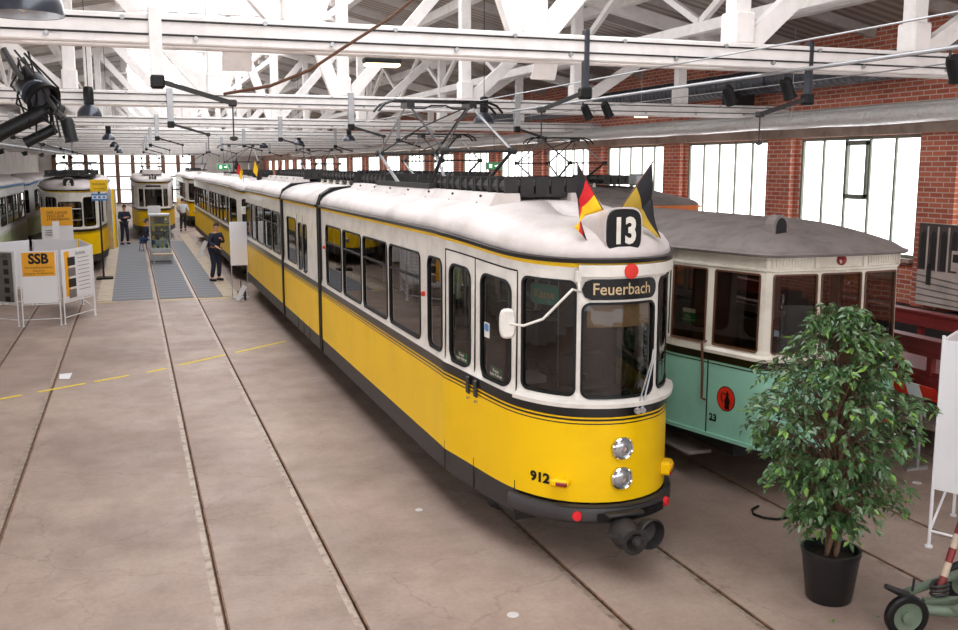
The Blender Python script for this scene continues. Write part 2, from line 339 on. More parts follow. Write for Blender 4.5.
# trusses
TY = [7.74+7.66*k for k in range(11)]
PX = [-6.75, -4.75, -2.75, -.75, 1.25, 3.22, 5.24, 7.25, 9.28]
def make_truss(y):
    t = empty('roof_truss', (2.1, y, 4.35), None, 'roof truss', 'white timber roof trusses')
    for s in (-1, 1): 
        MB().bx(XL, XR, y+s*.13-.045, y+s*.13+.045, 4.345, 4.555, .01).build('bottom_chord', M['timber'], t)
    c = MB()
    for zz in (4.41, 4.51): c.tube([(XL, y-.185, zz), (XR, y-.185, zz)], .008, 6)
    c.build('cable', M['dark'], t)
    x = XL+.3; k = 0
    while x < XR-.2:
        MB().lathe((x, y-.176, 4.39 if k % 2 else 4.52), [(0, -.03), (.018, -.03), (.018, 0)], 6, (0, 1, 0)).build('bolt', M['galv'], t); x += .5; k += 1
    for (a, bb) in ((XR, SX1), (XL, SX0)): MB().bar((a, y, ZE-.3), (bb, y, ZR-.34), .18, .2).build('top_chord', M['timber'], t)
    MB().bar((SX0, y, ZR-.34), (SX1, y, ZR-.34), .18, .2).build('collar_beam', M['timber'], t)
    def top(x): return (slope_z(x) if not SX0 < x < SX1 else ZR)-.34
    for i, x in enumerate(PX):
        MB().bx(x-.085, x+.085, y-.08, y+.08, 4.36, top(x), .01).build('post', M['timber'], t)
        MB().bx(x-.105, x+.105, y-.12, y+.12, 4.56, 4.84, .015).build('shoe', M['timber'], t)
    for i in range(len(PX)-1):
        a, bb = PX[i], PX[i+1]
        if a >= 3: MB().bar((a+.1, y, 4.56), (bb-.08, y, top(bb)-.1), .12, .17).build('brace', M['timber'], t)
        elif bb <= 1.3: MB().bar((bb-.1, y, 4.56), (a+.08, y, top(a)-.1), .12, .17).build('brace', M['timber'], t)
        else:
            MB().bar((a+.1, y, 4.56), (2.235, y, top(2.2)), .12, .19).build('brace', M['timber'], t); MB().bar((bb-.1, y, 4.56), (2.235, y, top(2.2)), .12, .19).build('brace', M['timber'], t)
    return t
ordn = ['nearest the camera', 'second from the camera', 'third from the camera', 'fourth from the camera', 'fifth from the camera', 'sixth from the camera', 'seventh from the camera', 'eighth from the camera', 'ninth from the camera', 'second from the far window wall', 'nearest the far window wall']
tr0 = make_truss(TY[0])
for k, y in enumerate(TY):
    lab = 'white timber roof truss with bolted double bottom beam, '+ordn[k]
    if k == 0: tr0['label'] = lab
    else: dup(tr0, (0, y-TY[0], 0), lab, 'white timber roof trusses')
# lengthwise lattice girders
for X, nm in ((7.25, 'on the right, above the pale green tram'), (-2.75, 'on the left, above the route 6 tram')):
    t = empty('lattice_girder', (X, YN, 5.3), 'long white timber lattice girder under the roof '+nm, 'girder', 'lengthwise lattice girders')
    MB().bx(X-.06, X+.06, YN, YF, 5.22, 5.36).build('bottom_rail', M['timber'], t)
    zt = slope_z(X)-.3; y = TY[0]-7.66; k = 0
    while y < YF-2:
        MB().bar((X, y, 5.36), (X, y+1.9, zt), .07, .09).build('brace', M['timber'], t); MB().bar((X, y+3.83, 5.36), (X, y+1.93, zt), .07, .09).build('brace', M['timber'], t)
        y += 3.83
# ---------------------------------------------------------------- trams
def sm(t): t = max(0, min(1, t)); return t*t*(3-2*t)
class Path:
    def __init__(s, pts):
        s.p = pts; s.L = [0]
        for a, b in zip(pts, pts[1:]): s.L.append(s.L[-1]+math.hypot(b[0]-a[0], b[1]-a[1]))
        s.mid = s.L[-1]/2; s.u0 = -s.mid; s.u1 = s.mid
    def raw(s, u):
        q = u+s.mid; i = 0
        while i < len(s.L)-2 and q > s.L[i+1]: i += 1
        t = (q-s.L[i])/(s.L[i+1]-s.L[i]); a, b = s.p[i], s.p[i+1]
        return a[0]+(b[0]-a[0])*t, a[1]+(b[1]-a[1])*t
    def at(s, u):
        x, y = s.raw(u); a = s.raw(max(u-.07, s.u0)); b = s.raw(min(u+.07, s.u1)); dx, dy = b[0]-a[0], b[1]-a[1]; l = math.hypot(dx, dy)
        return x, y, dy/l, -dx/l
HALF = [(0, 0), (.14, .015), (.28, .06), (.41, .13), (.51, .215), (.60, .32), (.67, .43), (.735, .56), (.79, .72), (.84, .95), (1.0, 1.85)]
class Body:
    """a stretch of tram wall: path in local (x across, y from nose), cx, y0 and direction"""
    def __init__(s, pts, cx, y0, flip=1, droop=1.0): s.path = Path(pts); s.cx = cx; s.y0 = y0; s.fl = flip; s.droop = droop
    def mp(s, u, z, off=0.0, inset=True):
        x, y, nx, ny = s.path.at(u); t = 1-sm(y/2.2) if s.droop else 0
        if inset and z > 1.6: off = off-.022*min(1, (z-1.6)/.04)
        z = z-.10*t*s.droop*(min(1, .45+max(0, z-.6)*.6)+max(0, z-2)*.4)
        return Vector((s.cx+(x+nx*off), s.y0+s.fl*(y+ny*off), z))
    def us(s, a, b, st=.11):
        if b-a > 1.6 and (abs(a) > 2 and a*b > 0): st = .6
        n = max(1, int(math.ceil((b-a)/st))); return [a+(b-a)*i/n for i in range(n+1)]
    def strip(s, mb, a, b, prof, close=True, st=.11):
        """sweep a (z, off) profile along u; closed profiles make a solid moulding"""
        U = s.us(a, b, st); n = len(prof); vs = [s.mp(u, z, o) for u in U for z, o in prof]; fs = []
        for i in range(len(U)-1):
            for k in range(n if close else n-1): fs.append((i*n+k, i*n+(k+1) % n, (i+1)*n+(k+1) % n, (i+1)*n+k))
        if close: fs += [tuple(range(n)), tuple((len(U)-1)*n+k for k in range(n))]
        mb.add(vs, fs)
    def panel(s, mb, a, b, z0, z1, hole=None, th=.04):
        if hole is None:
            s.strip(mb, a, b, [(z0, 0), (z1, 0), (z1, -th), (z0, -th)]); return
        I, O = rr_points(hole, (a, b, z0, z1)); n = len(I)
        A = [s.mp(u, z, 0) for u, z in O]; B = [s.mp(u, z, 0) for u, z in I]; B2 = [s.mp(u, z, -th) for u, z in I]; A2 = [s.mp(u, z, -th) for u, z in O]
        fs = []
        for i in range(n):
            j = (i+1) % n; fs += [(i, j, n+j, n+i), (n+i, n+j, 2*n+j, 2*n+i), (2*n+i, 2*n+j, 3*n+j, 3*n+i), (3*n+i, 3*n+j, j, i)]
        mb.add(A+B+B2+A2, fs)
    def window(s, hole, parent, name='window', frame=None, gmat=None, bars=(), g=.013):
        h0, h1, z0, z1, r = hole
        f = MB(); I, _ = rr_points(hole, (h0-.1, h1+.1, z0-.1, z1+.1)); O, _ = rr_points((h0-g, h1+g, z0-g, z1+g, r+g), (h0-.2, h1+.2, z0-.2, z1+.2))
        J, _ = rr_points((h0+g*.7, h1-g*.7, z0+g*.7, z1-g*.7, max(r-g*.7, .005)), (h0-.2, h1+.2, z0-.2, z1+.2)); n = len(I)
        ring = [[s.mp(u, z, o) for u, z in P_] for P_, o in ((O, .001), (O, .012), (J, .012), (J, -.03))]
        vs = sum(ring, []); fs = [(k*n+i, k*n+(i+1) % n, ((k+1))*n+(i+1) % n, (k+1)*n+i) for k in range(3) for i in range(n)]
        f.add(vs, fs)
        for bz in bars: s.strip(f, h0, h1, [(bz-.012, .006), (bz+.012, .006), (bz+.012, -.02), (bz-.012, -.02)])
        fo = f.build(name, frame or M['rubber'], parent, smooth=False)
        gq = MB(); U = s.us(h0, h1, .09); vs = []
        if len(U) < 3: U = [h0, (h0+h1)/2, h1]
        U = [h0, h0+r*.3, h0+r] + [u for u in U if h0+r < u < h1-r] + [h1-r, h1-r*.3, h1]
        for u in U:
            e = max(0, r-(u-h0), r-(h1-u)); dzz = r-math.sqrt(max(0, r*r-e*e)); vs += [s.mp(u, z0+dzz, -.008), s.mp(u, z1-dzz, -.008)]
        gq.add(vs, [(2*i, 2*i+1, 2*i+3, 2*i+2) for i in range(len(U)-1)])
        gq.build('glass', gmat or M['glass'], fo)
        return fo
def rr_points(hole, outer, k=3):
    h0, h1, z0, z1, r = hole; a, b, c, d = outer; I = []; O = []
    cs = [((h1-r, z0+r), -PI/2, (b, c)), ((h1-r, z1-r), 0, (b, d)), ((h0+r, z1-r), PI/2, (a, d)), ((h0+r, z0+r), PI, (a, c))]
    for ci, ((cx, cy), st, (ox, oy)) in enumerate(cs):
        s_ang = [(cx, c), (b, cy), (cx, d), (a, cy)][ci]; e_ang = [(b, cy), (cx, d), (a, cy), (cx, c)][ci]
        for i in range(2*k+1):
            t = st+PI/2*i/(2*k); I.append((cx+r*math.cos(t), cy+r*math.sin(t)))
            if i <= k: f = i/k; O.append((s_ang[0]+(ox-s_ang[0])*f, s_ang[1]+(oy-s_ang[1])*f))
            else: f = (i-k)/k; O.append((ox+(e_ang[0]-ox)*f, oy+(e_ang[1]-oy)*f))
        nx_ = cs[(ci+1) % 4][0]; tgt = [(b, nx_[1]), (nx_[0], d), (a, nx_[1]), (nx_[0], c)][ci]; itg = [(h1, nx_[1]), (nx_[0], z1), (h0, nx_[1]), (nx_[0], z0)][ci]
        ln = math.hypot(itg[0]-I[-1][0], itg[1]-I[-1][1]); m = max(1, int(ln/.13)) if ci in (1, 3) else 1
        i0, o0 = I[-1], O[-1]
        for q in range(1, m): f = q/m; I.append((i0[0]+(itg[0]-i0[0])*f, i0[1]+(itg[1]-i0[1])*f)); O.append((o0[0]+(tgt[0]-o0[0])*f, o0[1]+(tgt[1]-o0[1])*f))
    return I, O
ZB, ZG = 1.57, 2.84
def body_section(root, B, a, b, holes, cap_front, L, col=None, doors=(), skirt=True, windows=True, gutter=True, th=.04, glassmat=None):
    """wall, lower panel, waist band, stripes, skirt and gutter from u=a to u=b; holes = list of window rectangles sorted by u"""
    wall = MB(); cur = a
    edges = []
    hs = sorted(holes, key=lambda h: h[0])
    for i, h in enumerate(hs):
        e = (h[1]+hs[i+1][0])/2 if i+1 < len(hs) else b
        if h[0]-cur > .5: B.panel(wall, cur, h[0]-.1, ZB, ZG, None, th); cur = h[0]-.1
        if i+1 < len(hs) and hs[i+1][0]-h[1] > .5: e = h[1]+.1
        if i+1 == len(hs) and b-h[1] > .5: e = h[1]+.1
        B.panel(wall, cur, e, ZB, ZG, h, th); cur = e
    if cur < b-.01: B.panel(wall, cur, b, ZB, ZG, None, th)
    wall.build('upper_wall', L['white'], root, smooth=False)
    lo = MB(); B.strip(lo, a, b, [(.68, 0), (1.41, 0), (1.41, -th), (.68, -th)]); lo.build('lower_panel', L['body'], root, smooth=True)
    bd = MB(); B.strip(bd, a, b, [(1.475, .004), (ZB, .004), (ZB, -th), (1.475, -th)]); bd.build('waist_band', L['band'], root, smooth=True)
    st = MB().use(L['body']); B.strip(st, a, b, [(1.41, 0), (1.475, 0), (1.475, -th), (1.41, -th)])
    st.use(L['band']); B.strip(st, a, b, [(1.44, .003), (1.458, .003), (1.458, -.01), (1.44, -.01)]); B.strip(st, a, b, [(1.408, .003), (1.418, .003), (1.418, -.01), (1.408, -.01)])
    st.build('pinstripes', None, root, smooth=True)
    ym = MB(); B.strip(ym, a, b, [(2.775, .004), (2.815, .004), (2.815, -.01), (2.775, -.01)]); ym.build('eaves_stripe', L['body'] if L is not None else M['yellow'], root)
    gt = MB(); B.strip(gt, a, b, [(2.81, .0), (2.815, .05), (2.85, .055), (2.86, .02), (2.84, -.03)]); gt.build('gutter', L['gut'], root, smooth=True)
    if skirt:
        sk = MB(); 
        for (p, q) in skirt if isinstance(skirt, (list, tuple)) else [(a, b)]: B.strip(sk, p, q, [(.45, -.01), (.68, .0), (.68, -th), (.45, -th)])
        sk.build('skirt', L['skirt'], root, smooth=True)
    if windows:
        for h in hs: B.window(h, root, gmat=glassmat, bars=((h[3]-.27,) if (h[1]-h[0] > 1.0 and abs(h[0]) > 2) else ()))
def roof_shell(root, stations, mat, hr=.30, name='roof', n=8):
    """stations: list of (edge point, centre point) along the gutter; quarter-ellipse section to the centre"""
    vs = []; fs = []
    for p, c in stations:
        for k in range(n+1):
            t = k/n*PI/2; e = 1-math.cos(t)**.75 if k < n else 1; h = math.sin(t)**.9
            vs.append((p[0]+(c[0]-p[0])*e, p[1]+(c[1]-p[1])*e, p[2]+(c[2]-p[2])+hr*h if False else p[2]+hr*h))
    for i in range(len(stations)-1):
        for k in range(n): q = i*(n+1)+k; fs.append((q, q+1, q+n+2, q+n+1))
    o = MB().add(vs, fs).build(name, mat, root, smooth=True)
    sd = o.modifiers.new('s', 'SOLIDIFY'); sd.thickness = .03; sd.offset = -1
    return o
def stations(B, a, b, cap=1.25, straight=False):
    st = []
    for u in B.us(a, b, .12) if not straight else B.us(a, b, .5):
        p = B.mp(u, 2.845, .02); x, y, _, _ = B.path.at(u); yc = max(y, cap+ (y*.25)) if not straight else y
        st.append((p, Vector((B.cx, B.y0+B.fl*yc, p.z))))
    return st
def pantograph(root, cx, yc, zb, zt, hw=.42, s=1.0, head=.62, mat=None):
    mat = mat or M['dark']; ym = (zb+zt)/2-.12; K = 1.55*s
    base = MB(); 
    for sy in (-1, 1): base.bx(cx-.5, cx+.5, yc+sy*1.0*s-.03, yc+sy*1.0*s+.03, zb-.04, zb+.03)
    for sx in (-1, 1): base.bx(cx+sx*.5-.03, cx+sx*.5+.03, yc-1.3*s, yc+1.3*s, zb-.03, zb+.03)
    base.build('base_frame', mat, root)
    ins = MB()
    for sx in (-1, 1):
        for sy in (-1, 1): ins.lathe((cx+sx*.5, yc+sy*1.1*s, zb-.13), [(0, 0), (.05, 0), (.05, .03), (.035, .035), (.05, .05), (.035, .07), (.03, .1)], 8)
    ins.build('insulators', M['insul'], root)
    for sy in (-1, 1):
        for sx in (-1, 1):
            MB().tube([(cx+sx*(hw-.07), yc+sy*.75*s, zb), (cx+sx*hw, yc+sy*K, ym)], [.026, .02], 6).build('lower_arm', mat if sy < 0 else M['galv'], root)
            MB().tube([(cx+sx*hw, yc+sy*K, ym), (cx+sx*(hw-.0), yc+sy*.06, zt-.05)], [.017, .013], 6).build('upper_arm', M['galv'] if sx*sy < 0 else mat, root)
        MB().tube([(cx-hw-.03, yc+sy*K, ym), (cx+hw+.03, yc+sy*K, ym)], .018, 6).lathe((cx-hw, yc+sy*K, ym), [(0, -.05), (.04, -.05), (.04, .05), (0, .05)], 8, (1, 0, 0)).lathe((cx+hw, yc+sy*K, ym), [(0, -.05), (.04, -.05), (.04, .05), (0, .05)], 8, (1, 0, 0)).build('knee_shaft', mat, root)
        MB().tube([(cx-hw, yc+sy*K, ym), (cx, yc+sy*.8*s, (ym+zt)/2+.03)], .010, 6).tube([(cx, yc+sy*.8*s, (ym+zt)/2+.03), (cx+hw, yc+sy*.06, zt-.05)], .010, 6).build('stay', mat, root)
    h = MB()
    for dy in (-.13, .13):
        h.tube([(cx-head-.22, yc+dy, zt-.14), (cx-head-.14, yc+dy, zt-.05), (cx-head, yc+dy, zt), (cx+head, yc+dy, zt), (cx+head+.14, yc+dy, zt-.05), (cx+head+.22, yc+dy, zt-.14)], .017, 6)
    for sx in (-1, 1): h.bx(cx+sx*hw-.05, cx+sx*hw+.05, yc-.16, yc+.16, zt-.09, zt-.0)
    h.tube([(cx-hw, yc, zt-.09), (cx-.2, yc, zt-.09), (cx-.1, yc, zt-.05), (cx+.1, yc, zt-.05), (cx+.2, yc, zt-.09), (cx+hw, yc, zt-.09)], .012, 6)
    h.build('collector_head', M['black'], root)
def resistors(root, cx, ya, yb, zb, n=6, hx=.45):
    st = (yb-ya)/n
    for i in range(n):
        y = ya+st*(i+.5); b = MB().bx(cx-hx, cx+hx, y-st*.46, y+st*.46, zb, zb+.035); k = 5
        for j in range(k):
            x = cx-hx+.09+(2*hx-.18)*j/(k-1)
            b.tube([(x, y-st*.42, zb+.11), (x, y+st*.42, zb+.11)], .062, 7)
            for q in (-.44, 0, .44): b.bx(x-.07, x+.07, y+st*q-.015, y+st*q+.015, zb+.02, zb+.185)
        o = b.build('resistor_box', M['dark'], root)
        ii = MB()
        for sx in (-1, 1): ii.lathe((cx+sx*(hx+.02), y, zb-.06), [(0, 0), (.035, 0), (.035, .05), (.02, .06), (.03, .09)], 7)
        ii.build('insulators', M['insul'], o)
def wheelset(root, cx, y, yb=None):
    MB().tube([(cx-.6, y, .37), (cx+.6, y, .37)], .06, 8).lathe((cx-.5, y, .37), [(0, -.05), (.30, -.05), (.33, -.03), (.33, .0), (.36, .02), (.36, .05), (0, .05)][::1], 24, (1, 0, 0))  .lathe((cx+.5, y, .37), [(0, -.05), (.36, -.05), (.36, -.02), (.33, 0), (.33, .03), (.3, .05), (0, .05)], 24, (1, 0, 0)).build('wheelset', M['under'], root)
def seat(root, x, y, w=.8, face=1, z=.86, mat=None):
    b = MB().bx(x-w/2, x+w/2, y-.2, y+.2, z+.36, z+.44, .03).bx(x-w/2, x+w/2, y-face*.2-.03, y-face*.2+.03, z+.40, z+.88, .03)
    for sx in (-1, 1): b.bx(x+sx*(w/2-.06)-.015, x+sx*(w/2-.06)+.015, y-.18, y+.18, z+.01, z+.36)
    b.build('seat', mat or M['seat'], root)
LV = dict(white=M['white'], body=M['yellow'], band=M['black'], gut=M['black'], skirt=M['skirt'])
def front_pts(half, L, w=1.0, sc=1.0):
    h = [(x*sc, y) for x, y in half]+[(w*sc, L)]
    return [(-x, y) for x, y in h[::-1]]+[(x, y) for x, y in h[1:]]
def number_box(root, cx, y, z, num, w=.36, h=.40, size=.27, face=-1):
    b = MB().use(M['roof'])
    pr = []; 
    for i in range(24):
        t = 2*PI*i/24; c, s_ = math.cos(t), math.sin(t); pr.append((w/2*abs(c)**.55*(1 if c > 0 else -1), h/2*abs(s_)**.55*(1 if s_ > 0 else -1)))
    n = 24; rings = [(1.0, 0), (1.0, .05), (.98, .5)]; vs = []
    for (k, dy) in rings: vs += [(cx+p*k, y-face*dy, z+q*k-(dy*.12)) for p, q in pr]
    fs = [(k*n+i, k*n+(i+1) % n, (k+1)*n+(i+1) % n, (k+1)*n+i) for k in range(2) for i in range(n)]+[tuple(range(n)), tuple(2*n+i for i in range(n))]
    b.add(vs, fs); o = b.build('number_box', None, root, smooth=True)
    g = MB(); vs = [(cx+p*k*.92, y+face*e, z+q*k*.92) for k, e in ((1, 0), (1, .012), (.96, .016)) for p, q in pr]; fs = [(k*n+i, k*n+(i+1) % n, (k+1)*n+(i+1) % n, (k+1)*n+i) for k in range(2) for i in range(n)]+[tuple(2*n+i for i in range(n))]
    g.add(vs, fs).build('number_plate', M['signblack'], o)
    text(num, size*(1.12 if len(num) > 1 else 1), (cx, y+face*.019, z-.01), (-face, 0, 0), (0, 0, 1), M['signwhite'], o, 'number', bold=.012, sx=.78 if len(num) > 1 else 1)
# ---- the yellow articulated tram, number 13 / 912
CX, Y0 = 3.825, 7.10
tram = empty('articulated_tram', (CX, 17.5, 0), 'yellow and white articulated tram showing route 13 with two flags over its front', 'tram')
FE = 8.45                                                               # front section ends here, from the nose
BF = Body(front_pts(HALF, FE), CX, Y0)
U = BF.path.u1
hF = [(-.365, .345, 1.645, 2.46, .07), (-.95, -.43, 1.66, 2.65, .06), (-1.60, -1.11, 1.62, 2.57, .10), (-2.21, -1.81, 1.62, 2.56, .10), (-2.90, -2.43, 1.64, 2.56, .09),
      (-4.50, -3.20, 1.64, 2.56, .08), (-5.90, -4.62, 1.64, 2.56, .08), (-7.20, -6.03, 1.64, 2.56, .08), (-8.50, -7.33, 1.64, 2.56, .08)]
hF += [(-h[1], -h[0], *h[2:]) for h in hF[1:]]
body_section(tram, BF, -U, U, hF, True, LV, skirt=[(-U, -1.0), (1.0, U)])
# white sill moulding under the windscreen and bumper
MB_ = MB(); BF.strip(MB_, -1.0, 1.0, [(1.56, .0), (1.565, .05), (1.60, .055), (1.625, .0)]); MB_.build('sill_moulding', M['white'], tram, smooth=True)
vb = MB(); BF.strip(vb, -.40, .95, [(2.69, .0), (2.70, .045), (2.80, .05), (2.80, .0)]); vb.build('visor', M['white'], tram, smooth=True)
bp = MB(); BF.strip(bp, -1.05, 1.05, [(.50, .0), (.50, .035), (.53, .06), (.62, .06), (.655, .04), (.655, .0)]); bp.build('bumper', M['skirt'], tram, smooth=True)
bp = MB(); BF.strip(bp, -.55, .75, [(.645, .02), (.645, .055), (.655, .06), (.668, .03), (.668, .02)]); bp.build('bumper_step', M['dark'], tram, smooth=True)
br = MB(); BF.strip(br, -.22, .42, [(.535, .05), (.535, .085), (.60, .085), (.60, .05)]); br.build('bumper_pad', M['rubber'], tram)
for u in (-.38, .50):
    p = BF.mp(u, .575, .06); x, y, nx, ny = BF.path.at(u); MB().lathe(p, [(0, .035), (.035, .034), (.042, .02), (.042, 0)], 16, (nx, ny, 0)).build('round_reflector', M['flagred'], tram, smooth=True)
# destination sign
def rr_solid(B, hole, o0, o1, mat, parent, name):
    I, _ = rr_points(hole, (hole[0]-.1, hole[1]+.1, hole[2]-.1, hole[3]+.1)); n = len(I); b = MB()
    b.add([B.mp(u, z, o) for o in (o0, o1) for u, z in I], [(i, (i+1) % n, n+(i+1) % n, n+i) for i in range(n)])
    h0, h1, z0, z1, r = hole; Us = [h0, h0+r*.3, h0+r]+[u for u in B.us(h0, h1, .06) if h0+r < u < h1-r]+[h1-r, h1-r*.3, h1]; vs = []
    for u in Us:
        e = max(0, r-(u-h0), r-(h1-u)); dq = r-math.sqrt(max(0, r*r-e*e)); vs += [B.mp(u, z0+dq, o1), B.mp(u, z1-dq, o1)]
    b.add(vs, [(2*i, 2*i+1, 2*i+3, 2*i+2) for i in range(len(Us)-1)]); return b.build(name, mat, parent)
sg = rr_solid(BF, (-.375, .355, 2.495, 2.675, .085), .0, .014, M['signblack'], tram, 'destination_sign')
text_map('Feuerbach', .145, BF.mp, -.01, 2.585, M['tan'], sg, 'lettering', bold=.001, sx=.92, off=.019)
p = BF.mp(.03, 2.745, .052); MB().lathe(p, [(0, .008), (.062, .007), (.065, 0)], 24, (0, -1, 0)).build('red_disc', M['red'], tram)
bl = MB(); BF.strip(bl, -.33, .31, [(2.25, -.02), (2.45, -.02), (2.45, -.03), (2.25, -.03)]); bl.build('sun_blind', M['blind'], tram)
kg = rr_solid(BF, (-.90, -.60, 2.42, 2.60, .03), -.055, -.045, M['kasse'], tram, 'cash_sign'); text_map('Kasse', .105, BF.mp, -.75, 2.51, M['tan'], kg, 'lettering', bold=.002, sx=.9, off=-.041)
for u in (-1.34, -1.98):
    o = rr_solid(BF, (u-.10, u+.10, 1.64, 1.74, .005), -.004, .0, M['green'], tram, 'green_sticker'); text_map('Kasse\nbeim Fahrer', .042, BF.mp, u, 1.69, M['signwhite'], o, 'lettering', off=.003)
o = rr_solid(BF, (-1.55, -1.46, 1.98, 2.12, .005), -.004, .0, M['signwhite'], tram, 'notice_sticker'); rr_solid(BF, (-1.54, -1.47, 2.04, 2.11, .02), .0, .003, M['blue'], o, 'pictogram')
# headlamps, indicators, number
for z in (1.185, .905):
    p = BF.mp(-.01, z, .0); o = MB().use(M['chrome']).lathe(p, [(.098, 0), (.100, .03), (.088, .045), (.080, .035)], 28, (0, -1, 0)).build('headlamp', None, tram, smooth=True)
    MB().lathe(p, [(0, .05), (.04, .047), (.07, .038), (.083, .028)], 28, (0, -1, 0)).build('lens', M['lamp'], o, smooth=True)
    MB().lathe(p, [(0, .052), (.022, .053), (.024, .049)], 14, (0, -1, 0)).build('reflector', M['chrome'], o)
for u in (-.53, .64):
    x, y, nx, ny = BF.path.at(u); p = BF.mp(u, .86, .0); R3 = Matrix(((-ny, nx, 0), (nx, ny, 0), (0, 0, 1))); sd = 1 if u < 0 else -1
    o = MB().box(p+Vector((nx, ny, 0))*.03, (.17, .10, .075 if u < 0 else .12), Matrix(((-ny, nx*-1, 0), (nx, -ny, 0), (0, 0, 1))), .02).build('indicator_housing', M['yellow'], tram)
    for dz_ in ((0,) if u < 0 else (.028, -.03)): MB().box(p+Vector((nx, ny, 0))*.085+Vector((-ny*.03*sd, nx*.03*sd, dz_)), (.10, .02, .035), Matrix(((-ny, -nx, 0), (nx, -ny, 0), (0, 0, 1))), .005).build('lens', M['dred'] if dz_ <= 0 else M['orange'], o)
text_map('912', .125, BF.mp, -.73, .86, M['signblack'], tram, 'fleet_number', bold=.006, sx=1.05, off=.004)
# doors: seams, handles
ds = MB()
for u in (-2.31, -1.715, -1.02): BF.strip(ds, u-.006, u+.006, [(.46, .003), (2.68, .003), (2.68, -.005), (.46, -.005)])
ds.build('door_seam', M['rubber'], tram); dh = MB(); BF.strip(dh, -2.31, -1.02, [(2.68, .002), (2.695, .006), (2.695, -.01), (2.68, -.01)]); dh.build('door_rail', M['rubber'], tram)
for u in (-1.79, -1.645):
    dh = MB(); BF.strip(dh, u-.022, u+.022, [(1.38, .012), (1.39, .03), (1.54, .03), (1.55, .012)]); o = dh.build('door_handle', M['skirt'], tram); MB().lathe(BF.mp(u, 1.34, .0), [(0, .03), (.014, .028), (.014, 0)], 8, (-1, -.2, 0)).build('lock', M['chrome'], o)
# mirror, wipers, side lamps
A = BF.mp(-.405, 2.70, .03); mpos = Vector((2.87, 7.36, 2.19))
MB().tube([A, A+Vector((-.01, -.05, -.12)), Vector((3.28, 6.98, 2.50)), Vector((3.06, 7.06, 2.26)), Vector((2.95, 7.2, 2.19)), mpos+Vector((0, -.03, 0))], .011, 8).build('mirror_arm', M['white'], tram, smooth=True)
MB().box(A, (.05, .05, .10), None, .01).build('mirror_bracket', M['white'], tram)
mr = MB(); vs = []
for (k, e) in ((.8, -.02), (1, 0), (1, .025), (.85, .045)):
    for i in range(20):
        t = 2*PI*i/20; c, s_ = math.cos(t), math.sin(t); vs.append(mpos+Vector((.93, -.35, 0)).normalized()*(.07*k*abs(c)**.6*(1 if c > 0 else -1))+Vector((0, 0, .125*k*abs(s_)**.7*(1 if s_ > 0 else -1)))+Vector((-.35, -.93, 0))*e)
mr.add(vs, [(k*20+i, k*20+(i+1) % 20, (k+1)*20+(i+1) % 20, (k+1)*20+i) for k in range(3) for i in range(20)]+[tuple(range(20)), tuple(60+i for i in range(20))]).build('mirror', M['white'], tram, smooth=True)
for du in (0, .05):
    a = BF.mp(.10+du, 1.53, .05); b_ = BF.mp(.30+du*.5, 1.93, .03)
    MB().tube([a, b_], .007, 6).tube([b_, BF.mp(.335, 2.02, .02)], .006, 6).lathe(a, [(0, .03), (.025, .03), (.028, 0)], 12, (0, -1, 0)).build('wiper', M['galv'], tram)
for u, z in ((-3.05, 2.15), (-8.62, 2.2)):
    p = BF.mp(u, z, .0); MB().box(p, (.07, .05, .05), None, .01).build('side_lamp', M['red'], tram)
# roof of the front section
roof_shell(tram, stations(BF, -U, U), M['roof'], .31)
number_box(tram, CX, Y0+.07, 2.945, '13', .35, .39, .26)
# middle and rear sections
Y1, Y2, Y3 = Y0+FE, Y0+FE+.26, 19.68
LM = LV
for sx in (-1, 1):
    pts = [(sx*1.0, 0), (sx*1.0, Y3-Y2)] if sx > 0 else [(-1.0, Y3-Y2), (-1.0, 0)]
    Bm = Body(pts, CX, Y2, 1, 0); l = (Y3-Y2)/2
    if sx < 0: conv = lambda Y: (l-(Y-Y2))
    else: conv = lambda Y: (Y-Y2)-l
    hh = []
    for ya, yb, za, zb in ((16.95, 17.3, 1.62, 2.45), (17.5, 17.85, 1.62, 2.45), (18.15, 19.2, 1.66, 2.5)):
        p, q = sorted((conv(ya), conv(yb))); hh.append((p, q, za, zb, .07))
    body_section(tram, Bm, -l, l, hh, False, LV)
    sm_ = MB()
    for Y in (16.78, 17.4, 18.02): Bm.strip(sm_, conv(Y)-.008, conv(Y)+.008, [(.46, .003), (2.6, .003), (2.6, -.004), (.46, -.004)])
    sm_.build('door_seam', M['rubber'], tram)
st = []
def mid_roof(ya, yb, z=2.845, hr=.31, mat=M['roof'], w=1.02, name='roof'):
    for sx in (-1, 1):
        roof_shell(tram, [(Vector((CX+sx*w, y, z)), Vector((CX, y, z))) for y in ((ya, (ya+yb)/2, yb) if sx > 0 else (yb, (ya+yb)/2, ya))], mat, hr, name)
mid_roof(Y2, Y3)
# bellows between sections
def bellows(ya, yb):
    b = MB()
    for i in range(4):
        y = ya+(yb-ya)*(i+.5)/4; w_ = .98 if i % 2 else 1.02; prof = [(-w_, .5), (-w_, 2.87), (-w_*.95, 3.02), (-w_*.78, 3.13), (0, 3.19), (w_*.78, 3.13), (w_*.95, 3.02), (w_, 2.87), (w_, .5)]
        dy = (yb-ya)/8+.004; n = len(prof); vs = [(CX+x, y+s*dy, z) for s in (-1, 1) for x, z in prof]+[(CX+x*.93, y+s*dy, z-.05) for s in (-1, 1) for x, z in prof]
        b.add(vs, [(k, k+1, n+k+1, n+k) for k in range(n-1)]+[(2*n+k, 2*n+k+1, 3*n+k+1, 3*n+k) for k in range(n-1)]+[(k, k+1, 2*n+k+1, 2*n+k) for k in range(n-1)]+[(n+k, n+k+1, 3*n+k+1, 3*n+k) for k in range(n-1)])
    b.build('bellows', M['rubber'], tram)
bellows(Y1, Y2); bellows(Y3, Y3+.22)
